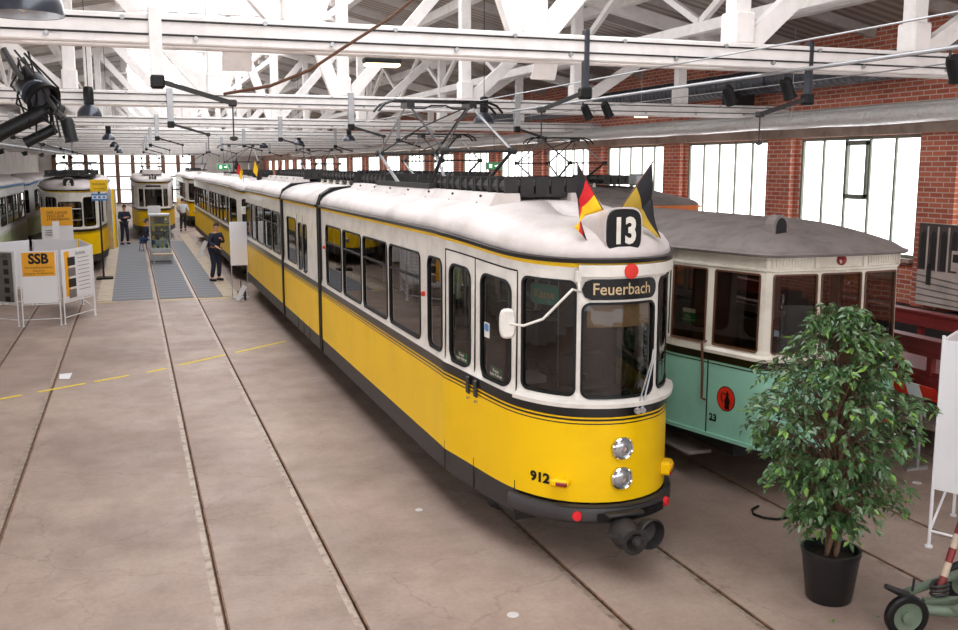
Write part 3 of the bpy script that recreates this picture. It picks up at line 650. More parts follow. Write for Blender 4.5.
RE = 28.3; Y4 = Y3+.22
BR = Body(front_pts(HALF, RE-Y4), CX, RE, -1)
def yu(Y): return (RE-Y)-1.85+1.0+.97
ur = BR.path.u1
hR = [(-.365, .365, 1.66, 2.46, .07), (-1.0, -.45, 1.66, 2.6, .06), (.45, 1.0, 1.66, 2.6, .06)]
off_ = ur-(RE-Y4)
for ya, yb in ((20.2, 21.35), (21.5, 22.75), (22.9, 24.2), (24.35, 25.3), (25.5, 26.5)):
    p, q = (RE-yb)+off_, (RE-ya)+off_
    hR += [(p, q, 1.66, 2.52, .08), (-q, -p, 1.66, 2.52, .08)]
body_section(tram, BR, -ur, ur, hR, True, LV)
roof_shell(tram, stations(BR, -ur, ur), M['roof'], .31)
# roof fairings and equipment
def fairing(root, cx, ya, yb, hx, z0, z1, mat=None):
    for s in (-1, 1):
        n = 6; b = MB(); x0, x1 = cx+s*hx, cx+s*(hx-.10)
        b.add([(x0, ya, z0), (x0, yb, z0), (x1, yb-.05, z1), (x1, ya+.05, z1), (x1-s*.25, yb-.05, z1), (x1-s*.25, ya+.05, z1), (x0-s*.35, ya, z0), (x0-s*.35, yb, z0)], [(0, 1, 2, 3), (3, 2, 4, 5), (0, 3, 5, 6), (1, 2, 4, 7), (5, 4, 7, 6)])
        k = b.build('roof_fairing', mat or M['roof'], root); r = MB(); y = ya+.4
        while y < yb: r.lathe((x0-s*.03, y, z0+.05), [(0, .012), (.012, .01), (.012, -.01)], 6, (s, 0, .3)).lathe((x0-s*.07, y, z1-.03), [(0, .012), (.012, .01), (.012, -.01)], 6, (s, 0, .3)); y += .9
        r.build('rivets', M['dark'], k)
        MB().bx(x0-s*.02, x0+s*.012, ya-.02, yb+.02, z0-.03, z0+.005).build('drip_strip', M['rubber'], k)
fairing(tram, CX, 8.75, 15.2, .62, 3.06, 3.21); fairing(tram, CX, 20.6, 25.2, .62, 3.06, 3.24)
resistors(tram, CX, 8.85, 11.2, 3.17, 5, .42); resistors(tram, CX, 13.6, 15.2, 3.17, 3, .42); resistors(tram, CX, 20.6, 25.0, 3.2, 7, .4); resistors(tram, CX, 16.2, 19.2, 3.19, 5, .3)
pantograph(tram, CX, 12.3, 3.24, 4.30)
# underframe, floor, inside
MB().bx(CX-.72, CX+.72, 7.75, 15.2, .32, .80).bx(CX-.72, CX+.72, 15.9, 19.4, .32, .8).bx(CX-.72, CX+.72, 20.1, 27.5, .32, .8).build('underframe', M['under'], tram)
for y in (8.9, 10.7, 15.0, 16.3, 19.3, 20.6, 25.0, 26.8): wheelset(tram, CX, y)
fb = MB()
for u in BF.us(-2.1, 0, .15): pass
fb.bx(CX-.93, CX+.93, 8.95, RE-1.85, .80, .86).bx(CX-.6, CX+.6, 7.55, 8.95, .80, .86).build('cabin_floor', M['innerfloor'], tram)
cbh = MB().bx(CX-.9, CX-.3, 8.95, 8.99, .86, 1.75).bx(CX+.25, CX+.9, 8.95, 8.99, .86, 2.6).build('cab_partition', M['wood'], tram)
MB().bx(CX-.35, CX+.3, 7.45, 7.85, 1.3, 1.5, .03).bx(CX-.2, CX+.1, 7.55, 7.8, 1.5, 1.56, .02).lathe((CX-.05, 7.8, 1.56), [(0, .06), (.05, .05), (.06, 0)], 12).build('control_desk', M['dark'], tram)
MB().bx(CX-.66, CX-.4, 7.8, 8.1, 1.55, 1.62, .01).build('ticket_shelf', M['galv'], tram)
seat(tram, CX+.1, 8.35, .45, 1)
y = 9.7
while y < 26:
    if not (15.2 < y < 16.2 or 19.3 < y < 20.3 or 16.7 < y < 18.1): seat(tram, CX-.52, y, .75, -1)
    if not (15.2 < y < 16.2 or 19.3 < y < 20.3): seat(tram, CX+.62, y, .5, -1)
    y += .85
gp = MB()
for y in (9.1, 10.5, 12.4, 14.2, 16.6, 18.2, 21.0, 23.0, 25.0):
    for sx in (-.25, .3): gp.tube([(CX+sx, y, .86), (CX+sx, y, 3.08)], .016, 6)
gp.build('grab_poles', M['galv'], tram)
# coupler
cp = MB().use(M['dark']).bar((CX-.02, 7.9, .52), (CX-.02, 6.95, .46), .09, .09).box((CX-.02, 7.0, .56), (.34, .10, .03), None, .01)
cp.lathe((CX-.05, 7.0, .42), [(.04, -.1), (.09, -.05), (.12, .0), (.13, .12), (.10, .22), (.115, .25), (.08, .25), (.03, .18), (0, .18)], 20, (0, -1, -.1))
cp.lathe((CX+.12, 6.95, .42), [(.06, 0), (.115, .05), (.135, .14), (.12, .15), (.10, .06), (0, .02)], 20, (0.15, -1, 0))
cp.bar((CX-.26, 6.85, .45), (CX+.05, 6.75, .42), .02, .03).lathe((CX-.05, 6.74, .41), [(0, .07), (.03, .06), (.04, 0)], 10, (0, -1, 0))
cp.build('coupler', None, tram, smooth=True)
# ---- the pale green tram, number 23
LT = dict(white=M['cream'], body=M['teal'], band=M['black'], gut=M['troof'], skirt=M['under'])
TX, TY0 = 6.77, 8.0
teal = empty('green_tram', (TX, 12.5, 0), 'pale green and cream tram with grey canvas roof, numbered 23, behind the potted fig', 'tram')
th_ = [(0, 0), (.4, .012), (.74, .05), (.825, .09), (.86, .15), (1.16, 1.32), (1.16, 8.4)]
BT = Body([(-x, y) for x, y in th_[::-1]]+[(x, y) for x, y in th_[1:]], TX, TY0, 1, 0); ut = BT.path.u1
def tpanel(a, b, z0, z1, mat, hole=None, name='wall', smooth=False, off=0):
    m = MB(); BT.panel(m, a, b, z0, z1, hole, .035); return m.build(name, mat, teal, smooth=smooth)
holes = [(-.77, -.28), (-.22, .27), (.33, .77)]
wl_ = MB(); cuts = [-.86, -.25, .30, .86]
for (h0, h1), a, b in zip(holes, cuts, cuts[1:]): BT.panel(wl_, a, b, 1.50, 2.44, (h0, h1, 1.60, 2.39, .02), .035)
sidew = [(.93, 1.52), (1.64, 2.14), (2.30, 3.3), (3.42, 4.4), (4.5, 5.5), (5.6, 6.6), (6.7, 7.7), (7.8, 8.6)]
cur = .86
for i, (h0, h1) in enumerate(sidew):
    e = (h1+sidew[i+1][0])/2 if i+1 < len(sidew) else ut
    for s in (-1, 1):
        a, b = sorted((s*cur, s*e)); p, q = sorted((s*h0, s*h1)); BT.panel(wl_, a, b, 1.50, 2.44, (p, q, 1.60, 2.39, .02), .035)
    cur = e
wl_.build('window_wall', M['cream'], teal)
for (h0, h1) in holes: BT.window((h0, h1, 1.60, 2.39, .02), teal, 'window', M['wood'], g=.01)
for (h0, h1) in sidew:
    for s in (-1, 1): p, q = sorted((s*h0, s*h1)); BT.window((p, q, 1.60, 2.39, .02), teal, 'window', M['wood'], g=.01)
m = MB(); BT.strip(m, -ut, ut, [(.60, .0), (1.385, .0), (1.385, -.035), (.60, -.035)]); m.build('lower_panel', M['teal'], teal, smooth=True)
m = MB(); BT.strip(m, -ut, ut, [(.585, .0), (.585, .02), (.625, .02), (.625, .0)]); m.build('bottom_moulding', M['teal'], teal, smooth=True)
m = MB(); BT.strip(m, -ut, ut, [(1.42, .006), (1.50, .006), (1.50, -.035), (1.42, -.035)]); BT.strip(m, -ut, ut, [(1.385, .004), (1.395, .004), (1.395, -.02), (1.385, -.02)]); m.build('waist_band', M['black'], teal, smooth=True)
m = MB(); BT.strip(m, -ut, ut, [(1.395, 0), (1.42, 0), (1.42, -.03), (1.395, -.03)]); m.build('waist_line', M['teal'], teal, smooth=True)
m = MB(); BT.strip(m, -1.6, 1.6, [(1.50, .0), (1.51, .05), (1.545, .055), (1.57, .0)]); m.build('sill_moulding', M['cream'], teal, smooth=True)
m = MB(); BT.strip(m, -ut, ut, [(2.42, .0), (2.43, .02), (2.45, .02), (2.46, .0), (2.60, .0), (2.60, -.03), (2.42, -.03)]); m.build('letter_board', M['cream'], teal, smooth=False)
for s in (-1, 1):
    m = MB(); BT.strip(m, *sorted((s*.35, s*.80)), [(2.47, .0), (2.47, .004), (2.59, .004), (2.59, .0)])
    for i in range(13): u = s*(.36+.035*i); BT.strip(m, u-.008, u+.008, [(2.475, .0), (2.475, .014), (2.585, .014), (2.585, .0)])
    m.build('louvre_panel', M['cream'], teal)
m = MB()
for u in (-.83, -.30, .30, .83): m = MB(); BT.strip(m, u-.02, u+.02, [(2.45, .0), (2.45, .022), (2.60, .022), (2.60, .0)]); m.build('board_joint', M['cream'], teal)
MB().lathe(BT.mp(.0, 2.53, .0), [(0, .02), (.045, .03), (.055, .02), (.055, 0)], 20, (0, -1, 0)).build('tail_lamp', M['dred'], teal)
st = []
for u in BT.us(-ut, ut, .14):
    p = BT.mp(u, 2.60, .09); x, y, _, _ = BT.path.at(u); st.append((p, Vector((TX, max(TY0+y, TY0+1.05), 2.6))))
vs = []; n = 9
for p, c in st:
    for k in range(n+1): t = k/n; vs.append((p.x+(c.x-p.x)*t, p.y+(c.y-p.y)*t, 2.60+.035*min(1, t*9)+.27*math.sin(t*PI/2)**.95))
ro = MB().add(vs, [(i*(n+1)+k, i*(n+1)+k+1, (i+1)*(n+1)+k+1, (i+1)*(n+1)+k) for i in range(len(st)-1) for k in range(n)]).build('roof', M['troof'], teal, smooth=True)
sd = ro.modifiers.new('s', 'SOLIDIFY'); sd.thickness = .03; sd.offset = -1
m = MB(); BT.strip(m, -ut, ut, [(2.585, .0), (2.575, .095), (2.60, .11), (2.615, .09), (2.61, 0)]); m.build('roof_edge', M['troof'], teal, smooth=True)
lx, ly, lz = 6.30, 8.46, 2.72
o = MB().use(M['dark']).bx(lx-.14, lx+.14, ly-.10, ly+.12, lz-.05, lz+.03, .01).add([], []).build('roof_lamp', None, teal)
prof = [(-.09, 0), (-.09, .13), (-.075, .18), (-.04, .215), (0, .225), (.04, .215), (.075, .18), (.09, .13), (.09, 0)]
MB().add([(lx+x, y, lz+.03+z) for y in (ly-.07, ly+.08) for x, z in prof], [(k, k+1, 9+k+1, 9+k) for k in range(8)]+[tuple(range(9)), tuple(range(9, 18))]).build('lamp_housing', M['troof'], o)
MB().add([(lx+x*.72, ly-.075, lz+.035+z*.85) for x, z in prof], [tuple(range(9))]).build('lamp_glass', M['rubber'], o)
# handle, crest, number, stickers, underframe
MB().tube([BT.mp(-1.60, 1.62, .02), BT.mp(-1.60, 1.60, .07), BT.mp(-1.58, 1.3, .07), BT.mp(-1.58, 1.0, .07), BT.mp(-1.58, .98, .02)], .014, 8).build('grab_handle', M['wood'], teal, smooth=True)
m = MB(); BT.strip(m, -2.22, -2.20, [(.62, .004), (2.4, .004), (2.4, -.01), (.62, -.01)]); BT.strip(m, -1.575, -1.56, [(.62, .004), (1.5, .004), (1.5, -.01), (.62, -.01)]); m.build('door_seam', M['under'], teal)
def disc_map(B, u0, z0, ru, rz, mat, name, off, parent, n=28, pts=None):
    P_ = [(u0+ru*math.cos(2*PI*i/n), z0+rz*math.sin(2*PI*i/n)) for i in range(n)] if pts is None else [(u0+ru*a, z0+rz*b) for a, b in pts]
    N = len(P_); return MB().add([B.mp(u, z, off) for u, z in P_]+[B.mp(u, z, -.0) for u, z in P_], [tuple(range(N))]+[(i, (i+1) % N, N+(i+1) % N, N+i) for i in range(N)]).build(name, mat, parent)
cr = disc_map(BT, -1.30, 1.04, .125, .135, M['signblack'], 'crest', .004, teal); disc_map(BT, -1.30, 1.04, .115, .125, M['red'], 'crest_field', .006, cr)
jug = [(-.45, -1), (.45, -1), (.55, -.75), (.42, -.55), (.6, -.3), (.62, -.05), (.35, .3), (.25, .55), (.42, .72), (.12, .78), (.1, 1), (-.1, 1), (-.12, .78), (-.3, .72), (-.22, .5), (-.3, .3), (-.6, -.05), (-.6, -.3), (-.42, -.55), (-.55, -.75)]
disc_map(BT, -1.28, 1.03, .06, .10, M['signblack'], 'jug_emblem', .008, cr, pts=jug)
MB().tube([BT.mp(-1.30, 1.09, .008), BT.mp(-1.35, 1.10, .008), BT.mp(-1.365, 1.05, .008), BT.mp(-1.34, 1.0, .008)], .006, 6).build('jug_handle', M['signblack'], cr)
text_map('23', .105, BT.mp, -1.47, .80, M['signblack'], teal, 'fleet_number', bold=.004, off=.004)
o = rr_solid(BT, (-1.98, -1.80, 1.78, 1.88, .005), -.004, .004, M['green'], teal, 'green_sticker'); text_map('Kasse\nbeim Fahrer', .036, BT.mp, -1.89, 1.83, M['signwhite'], o, 'lettering', off=.007)
rr_solid(BT, (-1.98, -1.80, 1.89, 1.935, .005), -.004, .004, M['signwhite'], teal, 'white_sticker')
MB().bx(TX-.8, TX+.8, 8.6, 16, .38, .62).bx(TX-.5, TX+.5, 8.15, 8.6, .48, .6).build('underframe', M['under'], teal)
for ya in (9.0, 14.0): MB().bx(TX-1.1, TX-.8, ya, ya+.9, .30, .34, .01).build('step', M['troof'], teal)
for y in (10.4, 13.2): wheelset(teal, TX-.14, y)
MB().bar((TX-.3, 8.2, .55), (TX-.3, 8.05, .1), .05, .05).bar((TX-.3, 8.2, .35), (TX-.05, 8.05, .35), .04, .04).bar((TX+.25, 8.2, .55), (TX+.25, 8.05, .2), .05, .05).build('coupling_gear', M['dark'], teal)
MB().tube([(6.40, 8.0, .5), (6.38, 7.97, .3), (6.33, 7.93, .12), (6.25, 7.86, .03), (6.15, 7.76, .014), (6.0, 7.66, .014), (5.86, 7.66, .014), (5.76, 7.74, .014), (5.73, 7.86, .014), (5.80, 7.98, .014), (5.92, 8.04, .014)], .012, 6).build('trailing_cable', M['rubber'], teal)
for u in (-.72, .62): MB().box(BT.mp(u, .80, .03), (.16, .05, .08), None, .01).build('tail_light', M['dred'], teal)
MB().bx(TX-1.05, TX+1.05, 9.1, 16.3, .66, .72).bx(TX-.75, TX+.75, 8.15, 9.1, .66, .72).build('cabin_floor', M['innerfloor'], teal)
MB().bx(TX-.9, TX-.35, 9.3, 9.34, .72, 2.6).bx(TX+.35, TX+.9, 9.3, 9.34, .72, 2.6).bx(TX-.35, TX+.35, 9.3, 9.34, 2.35, 2.6).build('platform_bulkhead', M['wood'], teal)
MB().bx(TX-.35, TX+.35, 8.2, 8.55, 1.2, 1.62, .02).bx(TX-.3, TX+.3, 8.35, 8.6, 1.62, 1.66).build('controller_desk', M['galv'], teal)
for y in (9.9, 10.8, 11.7, 12.6, 13.5, 14.4):
    for sx in (-.6, .6): seat(teal, TX+sx, y, .7, -1, .72, M['wood'])
# ---- other trams
def wins(ur, Ltot, ys, za=1.66, zb=2.52):
    """side windows given as distances from the nose -> u on both sides"""
    o = ur-Ltot; out = []
    for a, b in ys: out += [(a+o, b+o, za, zb, .07), (-b-o, -a-o, za, zb, .07)]
    return out
def other_tram(root, cx, y0, Ltot, ys, L, number=None, flip=1, roofm=None, closed=True, front=None, eq=None, panto=None, roofhr=.3, half=HALF, kw=1.0):
    B = Body(front_pts(half, Ltot), cx, y0, flip); ur = B.path.u1
    hs = front or [(-.36, .36, 1.66, 2.46, .07), (-.98, -.44, 1.66, 2.6, .07), (.44, .98, 1.66, 2.6, .07)]
    body_section(root, B, -ur, ur, list(hs)+wins(ur, Ltot, ys), True, L)
    roof_shell(root, stations(B, -ur, ur), roofm or M['roof'], roofhr)
    bp = MB(); B.strip(bp, -1.0, 1.0, [(.46, .0), (.46, .05), (.60, .05), (.60, .0)]); bp.build('bumper', M['skirt'], root)
    for u in (-.55, .55):
        x, y, nx, ny = B.path.at(u); MB().lathe(B.mp(u, .95, .0), [(0, .05), (.06, .045), (.085, .02), (.09, 0)], 16, (nx, flip*ny, 0)).build('headlamp', M['lamp'], root)
    m = MB(); B.strip(m, -1.0, 1.0, [(1.56, .0), (1.565, .05), (1.60, .055), (1.625, .0)]); m.build('sill_moulding', L['white'], root)
    MB().bx(cx-.7, cx+.7, *sorted((y0+flip*.8, y0+flip*(Ltot-.3))), .3, .8).build('underframe', M['under'], root)
    ya, yb = sorted((y0+flip*1.9, y0+flip*(Ltot-.02)))
    MB().bx(cx-.92, cx+.92, ya, yb, .80, .86).build('cabin_floor', M['innerfloor'], root)
    if closed:
        yy = y0+flip*(Ltot-.03); MB().bx(cx-.97, cx+.97, yy-.02, yy+.02, .5, 2.9).build('end_wall', L['white'], root)
    y = ya+.6
    while y < yb-.3:
        seat(root, cx-.5, y, .75, -1); seat(root, cx+.62, y, .5, -1); y += 1.0
    for q in (1.2, Ltot-1.2): wheelset(root, cx, y0+flip*(q+.3)); wheelset(root, cx, y0+flip*(q+1.7 if q < 3 else q-1.2))
    if number: number_box(root, cx, y0+.12, 2.93, number, .34, .36, .26)
    return B
def rear_unit(root, cx, ya, yb, ys, L, roofm=None):
    """following body of an articulated tram, rounded at its far end"""
    bellows_at(root, cx, ya-.16, ya)
    B = Body(front_pts(HALF, yb-ya), cx, yb, -1); ur = B.path.u1
    body_section(root, B, -ur, ur, [(-.36, .36, 1.66, 2.46, .07), (-.98, -.44, 1.66, 2.6, .07), (.44, .98, 1.66, 2.6, .07)]+wins(ur, yb-ya, [(yb-ya-b, yb-ya-a) for a, b in ys]), True, L)
    roof_shell(root, stations(B, -ur, ur), roofm or M['roof'], .3)
    MB().bx(cx-.7, cx+.7, ya+.2, yb-.8, .3, .8).build('underframe', M['under'], root); MB().bx(cx-.92, cx+.92, ya+.1, yb-1.9, .80, .86).build('cabin_floor', M['innerfloor'], root)
    for y in (ya+1.2, yb-1.5): wheelset(root, cx, y)
    y = ya+.7
    while y < yb-2.2: seat(root, cx-.5, y, .75, -1); seat(root, cx+.62, y, .5, -1); y += 1.0
def bellows_at(root, cx, ya, yb):
    b = MB()
    for i in range(2):
        y = (ya+yb)/2+(i-.5)*.07; w_ = .97; prof = [(-w_, .5), (-w_, 2.84), (-w_*.93, 2.99), (-w_*.7, 3.09), (0, 3.14), (w_*.7, 3.09), (w_*.93, 2.99), (w_, 2.84), (w_, .5)]; n = len(prof)
        b.add([(cx+x*k, y+s*.045, z-(1-k)) for k in (1, .95) for s in (-1, 1) for x, z in prof], [(k, k+1, n+k+1, n+k) for k in range(n-1)]+[(2*n+k, 2*n+k+1, 3*n+k+1, 3*n+k) for k in range(n-1)]+[(k, k+1, 2*n+k+1, 2*n+k) for k in range(n-1)]+[(n+k, n+k+1, 3*n+k+1, 3*n+k) for k in range(n-1)])
    b.build('bellows', M['rubber'], root)
def mirror(root, B, p0, side=-1):
    a = B.mp(side*.42, 2.66, .03); q = a+Vector((side*.35, -.15, -.35)); MB().tube([a, a+Vector((side*.05, -.08, -.08)), q], .012, 6).box(q, (.16, .03, .22), None, .01).build('mirror', M['white'], root)
# second yellow articulated tram straight behind the first
t2 = empty('articulated_tram', (CX, 38, 0), 'yellow articulated tram directly behind the route 13 tram, beside the man in black', 'tram')
B2 = other_tram(t2, CX, 29.3, 10.2, [(1.05, 1.75), (1.95, 2.6), (2.9, 4.2), (4.35, 5.6), (5.75, 7.0), (7.15, 8.4), (8.6, 9.9)], LV, '3', closed=False)
rear_unit(t2, CX, 39.7, 50.6, [(.3, 1.6), (1.8, 3.1), (3.3, 4.6), (4.8, 6.1), (6.3, 7.6), (7.8, 8.9)], LV)
mirror(t2, B2, None); fairing(t2, CX, 31, 38, .6, 3.05, 3.18); resistors(t2, CX, 31, 34, 3.17, 4, .4); pantograph(t2, CX, 36.5, 3.24, 4.25)
t3 = empty('tram', (CX, 62, 0), 'yellow and white tram farthest back in the row behind the route 13 tram', 'tram')
B3 = other_tram(t3, CX, 57.6, 11.5, [(1.3, 2.2), (2.5, 4.0), (4.3, 5.8), (6.1, 7.6), (7.9, 9.4), (9.7, 11.1)], LV, None, roofm=M['roof'])
pantograph(t3, CX, 62, 3.24, 4.2); resistors(t3, CX, 64, 68, 3.17, 4, .4)
t4 = empty('vintage_tram', (.98, 55, 0), 'old white and yellow tram facing the camera at the end of the open aisle', 'tram')
B4 = other_tram(t4, .98, 48.7, 11.5, [(1.3, 2.2), (2.5, 4.0), (4.3, 5.8), (6.1, 7.6), (7.9, 9.4), (9.7, 11.1)], LV, '21', front=[(-.40, .40, 1.68, 2.5, .03), (-.80, -.52, 1.68, 2.5, .03), (.52, .80, 1.68, 2.5, .03)])
MB().bx(.98-.30, .98+.28, 48.5, 48.56, 1.12, 1.62).build('white_notice_board', M['panel'], t4); m = MB(); B4.strip(m, -.36, .36, [(2.62, .0), (2.62, .02), (2.7, .02), (2.7, 0)]); m.build('destination_sign', M['signblack'], t4)
pantograph(t4, .98, 52, 3.24, 3.9); MB().bx(.55, 1.41, 49.6, 59, 3.08, 3.30).build('clerestory', M['roof'], t4)
t5 = empty('tram', (-1.87, 39, 0), 'yellow and white tram showing route 6, behind the white exhibition boards', 'tram')
B5 = other_tram(t5, -1.87, 33.5, 12.5, [(1.3, 1.5), (3.0, 4.3), (4.5, 5.8), (6.0, 7.3), (7.5, 8.8), (9.0, 10.3), (10.6, 12.1)], LV, '6', half=[(x*1.02, y) for x, y in HALF])
m = MB(); B5.strip(m, -.36, .36, [(2.22, .004), (2.25, .004), (2.25, -.02), (2.22, -.02)]); B5.strip(m, -.36, .36, [(1.86, .0), (1.875, .0), (1.875, -.02), (1.86, -.02)]); m.build('window_bars', M['white'], t5)
rr_solid(B5, (-.22, .18, 2.28, 2.42, .01), -.03, -.02, M['orange'], t5, 'route_plate')
resistors(t5, -1.87, 34.6, 39, 3.15, 5, .78); pantograph(t5, -1.87, 41, 3.24, 3.62, s=1.0)
for k in range(3): MB().box((-.72+.06*k, 35.0+.45*k, 1.7), (.03, .35, 2.0), Matrix.Rotation(.5*(-1)**k, 3, 'Z'), .01).build('open_door_leaf', M['yellow'] if k % 2 else M['white'], t5)
LB = dict(white=M['plaster'], body=paint('ad_pale', (206, 214, 190), .4, rgb2=(150, 180, 90), scale=2.2), band=M['panel'], gut=M['blue'], skirt=M['skirt'])
t6 = empty('advertising_tram', (-4.72, 33, 0), 'pale tram with blue eaves and green flower advertising behind the orange poster board', 'tram')
other_tram(t6, -4.72, 18.5, 11.4, [(1.3, 2.2), (2.5, 3.9), (4.1, 5.5), (5.7, 7.1), (7.3, 8.7), (8.9, 11.0)], LB, '14', closed=False)
rear_unit(t6, -4.72, 30.0, 41.6, [(.3, 2.0), (2.3, 3.8), (4.1, 5.8), (6.0, 7.5), (7.8, 9.5)], LB)
fairing(t6, -4.72, 20, 28, .6, 3.05, 3.2); resistors(t6, -4.72, 32, 36, 3.17, 4, .42)
t6b = empty('advertising_tram', (-4.72, 50, 0), 'pale grey tram with coloured window posts, farther back on the leftmost track', 'tram')
other_tram(t6b, -4.72, 43.5, 12, [(1.3, 2.2), (2.5, 4.0), (4.3, 5.8), (6.1, 7.6), (7.9, 9.4), (9.7, 11.1)], LB, None)
t7 = empty('tram', (6.6, 24, 0), 'yellow tram with raised pantograph and rows of roof resistors, behind the pale green tram', 'tram')
other_tram(t7, 6.6, 17.6, 11.8, [(1.3, 2.2), (2.5, 4.0), (4.3, 5.8), (6.1, 7.6), (7.9, 9.4), (9.7, 11.1)], LV, '5')
resistors(t7, 6.6, 18.9, 20.3, 3.17, 2, .42); resistors(t7, 6.6, 22.8, 28, 3.17, 6, .42); pantograph(t7, 6.6, 21.2, 3.24, 4.18)
LO = dict(white=M['orangep'], body=M['orangep'], band=M['black'], gut=M['orangep'], skirt=M['under'])
t8 = empty('works_tram', (9.45, 20, 0), 'orange works tram with raised pantograph standing along the brick wall', 'tram')
other_tram(t8, 9.45, 16.3, 9, [(1.3, 2.5), (3, 4.4), (4.8, 6.2), (6.6, 8.2)], LO, None, roofhr=.22, roofm=M['troof'], half=[(0, 0), (.5, .01), (.85, .03), (.93, .06), (.96, .12), (.98, .4)])
pantograph(t8, 9.45, 21.0, 3.2, 4.12); resistors(t8, 9.45, 17.8, 19.4, 3.1, 2, .42)
MB().bx(9.25, 9.45, 16.9, 17.2, 3.1, 3.32, .03).build('horn_box', M['galv'], t8)
t9 = empty('tram', (6.6, 38, 0), 'pale roofed tram with folded pantograph, second one behind the pale green tram', 'tram')
other_tram(t9, 6.6, 31.5, 11.8, [(1.3, 2.2), (2.5, 4.0), (4.3, 5.8), (6.1, 7.6), (7.9, 9.4), (9.7, 11.1)], LV, None); pantograph(t9, 6.6, 36, 3.24, 4.1); resistors(t9, 6.6, 37.5, 41, 3.17, 4, .42)
# ---------------------------------------------------------------- points seen in the photograph, taken at a known distance
def at(px, py, Y=None, Z=None, X=None):
    d = Rm @ Vector((px-479, 315-py, -968.4513)); o = Vector((0, 0, 3.474))
    t = Y/d.y if Y is not None else ((Z-o.z)/d.z if Z is not None else X/d.x)
    return o+d*t
# flags over the front of the main tram
def cloth_flag(name, label, Y, tip, base, cols, mid, end):
    b0 = at(*base, Y=Y); t0 = at(*tip, Y=Y); f = empty(name, b0, label, 'flag', 'flags over the front of the route 13 tram')
    MB().tube([b0-(t0-b0)*.12, t0], .006, 8).lathe(t0, [(0, .02), (.008, .01), (.007, 0)], 8, (t0-b0)).build('pole', M['wood'], f)
    n = 12; m = 14; vs = []
    def lerp(a, b, t): return a[0]+(b[0]-a[0])*t, a[1]+(b[1]-a[1])*t
    for i in range(n+1):
        s = i/n; p0 = lerp(tip, base, s); p1 = lerp(mid[0], mid[1], s); p2 = lerp(end[0], end[1], s)
        for j in range(m+1):
            t = j/m; q = lerp(p0, p1, t*2) if t <= .5 else lerp(p1, p2, t*2-1)
            dy = .05*math.sin(t*PI*2.2+s*1.5)*t+(.05*t if t > .5 else 0); v = at(*q, Y=Y); vs.append(v-Vector((0, dy, 0)))
    b = MB(); b.v = [tuple(v) for v in vs]; K = len(cols)
    for i in range(n):
        b.use(M[cols[min(K-1, int(i/n*K))]])
        for j in range(m): b.f.append((i*(m+1)+j, i*(m+1)+j+1, (i+1)*(m+1)+j+1, (i+1)*(m+1)+j)); b.m.append(b.mi)
    o = b.build('cloth', None, f, smooth=True); sd = o.modifiers.new('s', 'SOLIDIFY'); sd.thickness = .003
    return f
cloth_flag('flag', 'small black, red and gold flag, left of the 13 number board', 7.36, (577, 163), (603, 210), ['flagblack', 'flagred', 'gold'], ((576, 192), (586, 216)), ((583, 240), (569, 226)))
cloth_flag('flag', 'small black and dull gold flag, right of the 13 number board', 7.36, (652, 163), (620, 209), ['flagblack', 'dgold'], ((652, 198), (634, 219)), ((656, 238), (651, 236)))
for k, (tip, base, cols, Y, lab) in enumerate([((236, 158), (243, 172), ['flagblack', 'flagred', 'gold'], 29.7, 'small black, red and gold flag on the roof front of the second articulated tram'),
        ((255, 160), (262, 175), ['gold', 'flagblack'], 26.3, 'small yellow and black flag on the rear roof of the route 13 tram'), ((283, 160), (277, 172), ['flagred', 'flagblack'], 24.5, 'small dark red and black flag on the rear roof of the route 13 tram')]):
    b0 = at(*base, Y=Y); t0 = at(*tip, Y=Y); f = empty('flag', b0, lab, 'flag', 'small flags on tram roofs'); MB().tube([b0-Vector((0, 0, .12)), t0], .008, 6).tube([Vector((b0.x, b0.y, 3.0)), b0], .008, 6).build('pole', M['wood'], f)
    m = MB(); K = len(cols)
    for i, c in enumerate(cols):
        a = t0+(b0-t0)*(i/K); bb = t0+(b0-t0)*((i+1)/K); dn = Vector((-.06, .02, -.30)); m.use(M[c]).add([a, bb, bb+dn*.8, a+dn], [(0, 1, 2, 3)])
    o = m.build('cloth', None, f); sd = o.modifiers.new('s', 'SOLIDIFY'); sd.thickness = .004
# ---------------------------------------------------------------- lamps, wires, ducts under the roof
def pendant(x, y, zb, r, label, group, name='pendant_lamp'):
    zc = slope_z(x)+.02 if not SX0 < x < SX1 else ZR
    t = empty(name, (x, y, zb), label, 'pendant lamp', group)
    s = r/.165
    MB().lathe((x, y, zb), [(r, 0), (r*1.0, .01), (r*.96, .06*s), (r*.8, .11*s), (r*.5, .155*s), (r*.36, .17*s)], 28).build('shade', M['lampgrey'], t, smooth=True)
    MB().lathe((x, y, zb), [(r*.98, .002), (r*.94, .05*s), (r*.7, .11*s), (r*.3, .15*s), (0, .15*s)], 24).build('reflector', M['galv'], t, smooth=True)
    MB().lathe((x, y, zb+.16*s), [(r*.36, 0), (r*.42, .02), (r*.42, .22*s), (r*.36, .25*s), (r*.1, .26*s)], 16).build('ballast', M['rubber'], t, smooth=True)
    MB().lathe((x, y, zb+.04*s), [(0, -.03*s), (r*.3, 0), (r*.25, .08*s)], 12).build('bulb', M['signwhite'], t)
    MB().tube([(x, y, zb+.4*s), (x, y, zc)], .006, 6).build('cord', M['rubber'], t)
for k, (y, lab) in enumerate([(4.75, 'big dark dome lamp hanging in the top left corner, nearest the camera'), (14.95, 'dark dome lamp with black barrel, second of the left row'), (28.07, 'third dome lamp of the left row, smaller behind the second'), (38.3, 'fourth dome lamp of the left row'), (48.4, 'fifth dome lamp of the left row'), (55.8, 'farthest small dome lamp of the left row')]):
    pendant(-.5 if k else -.40, y, 4.16 if k else 4.12, .165, lab, 'left row of dome lamps')
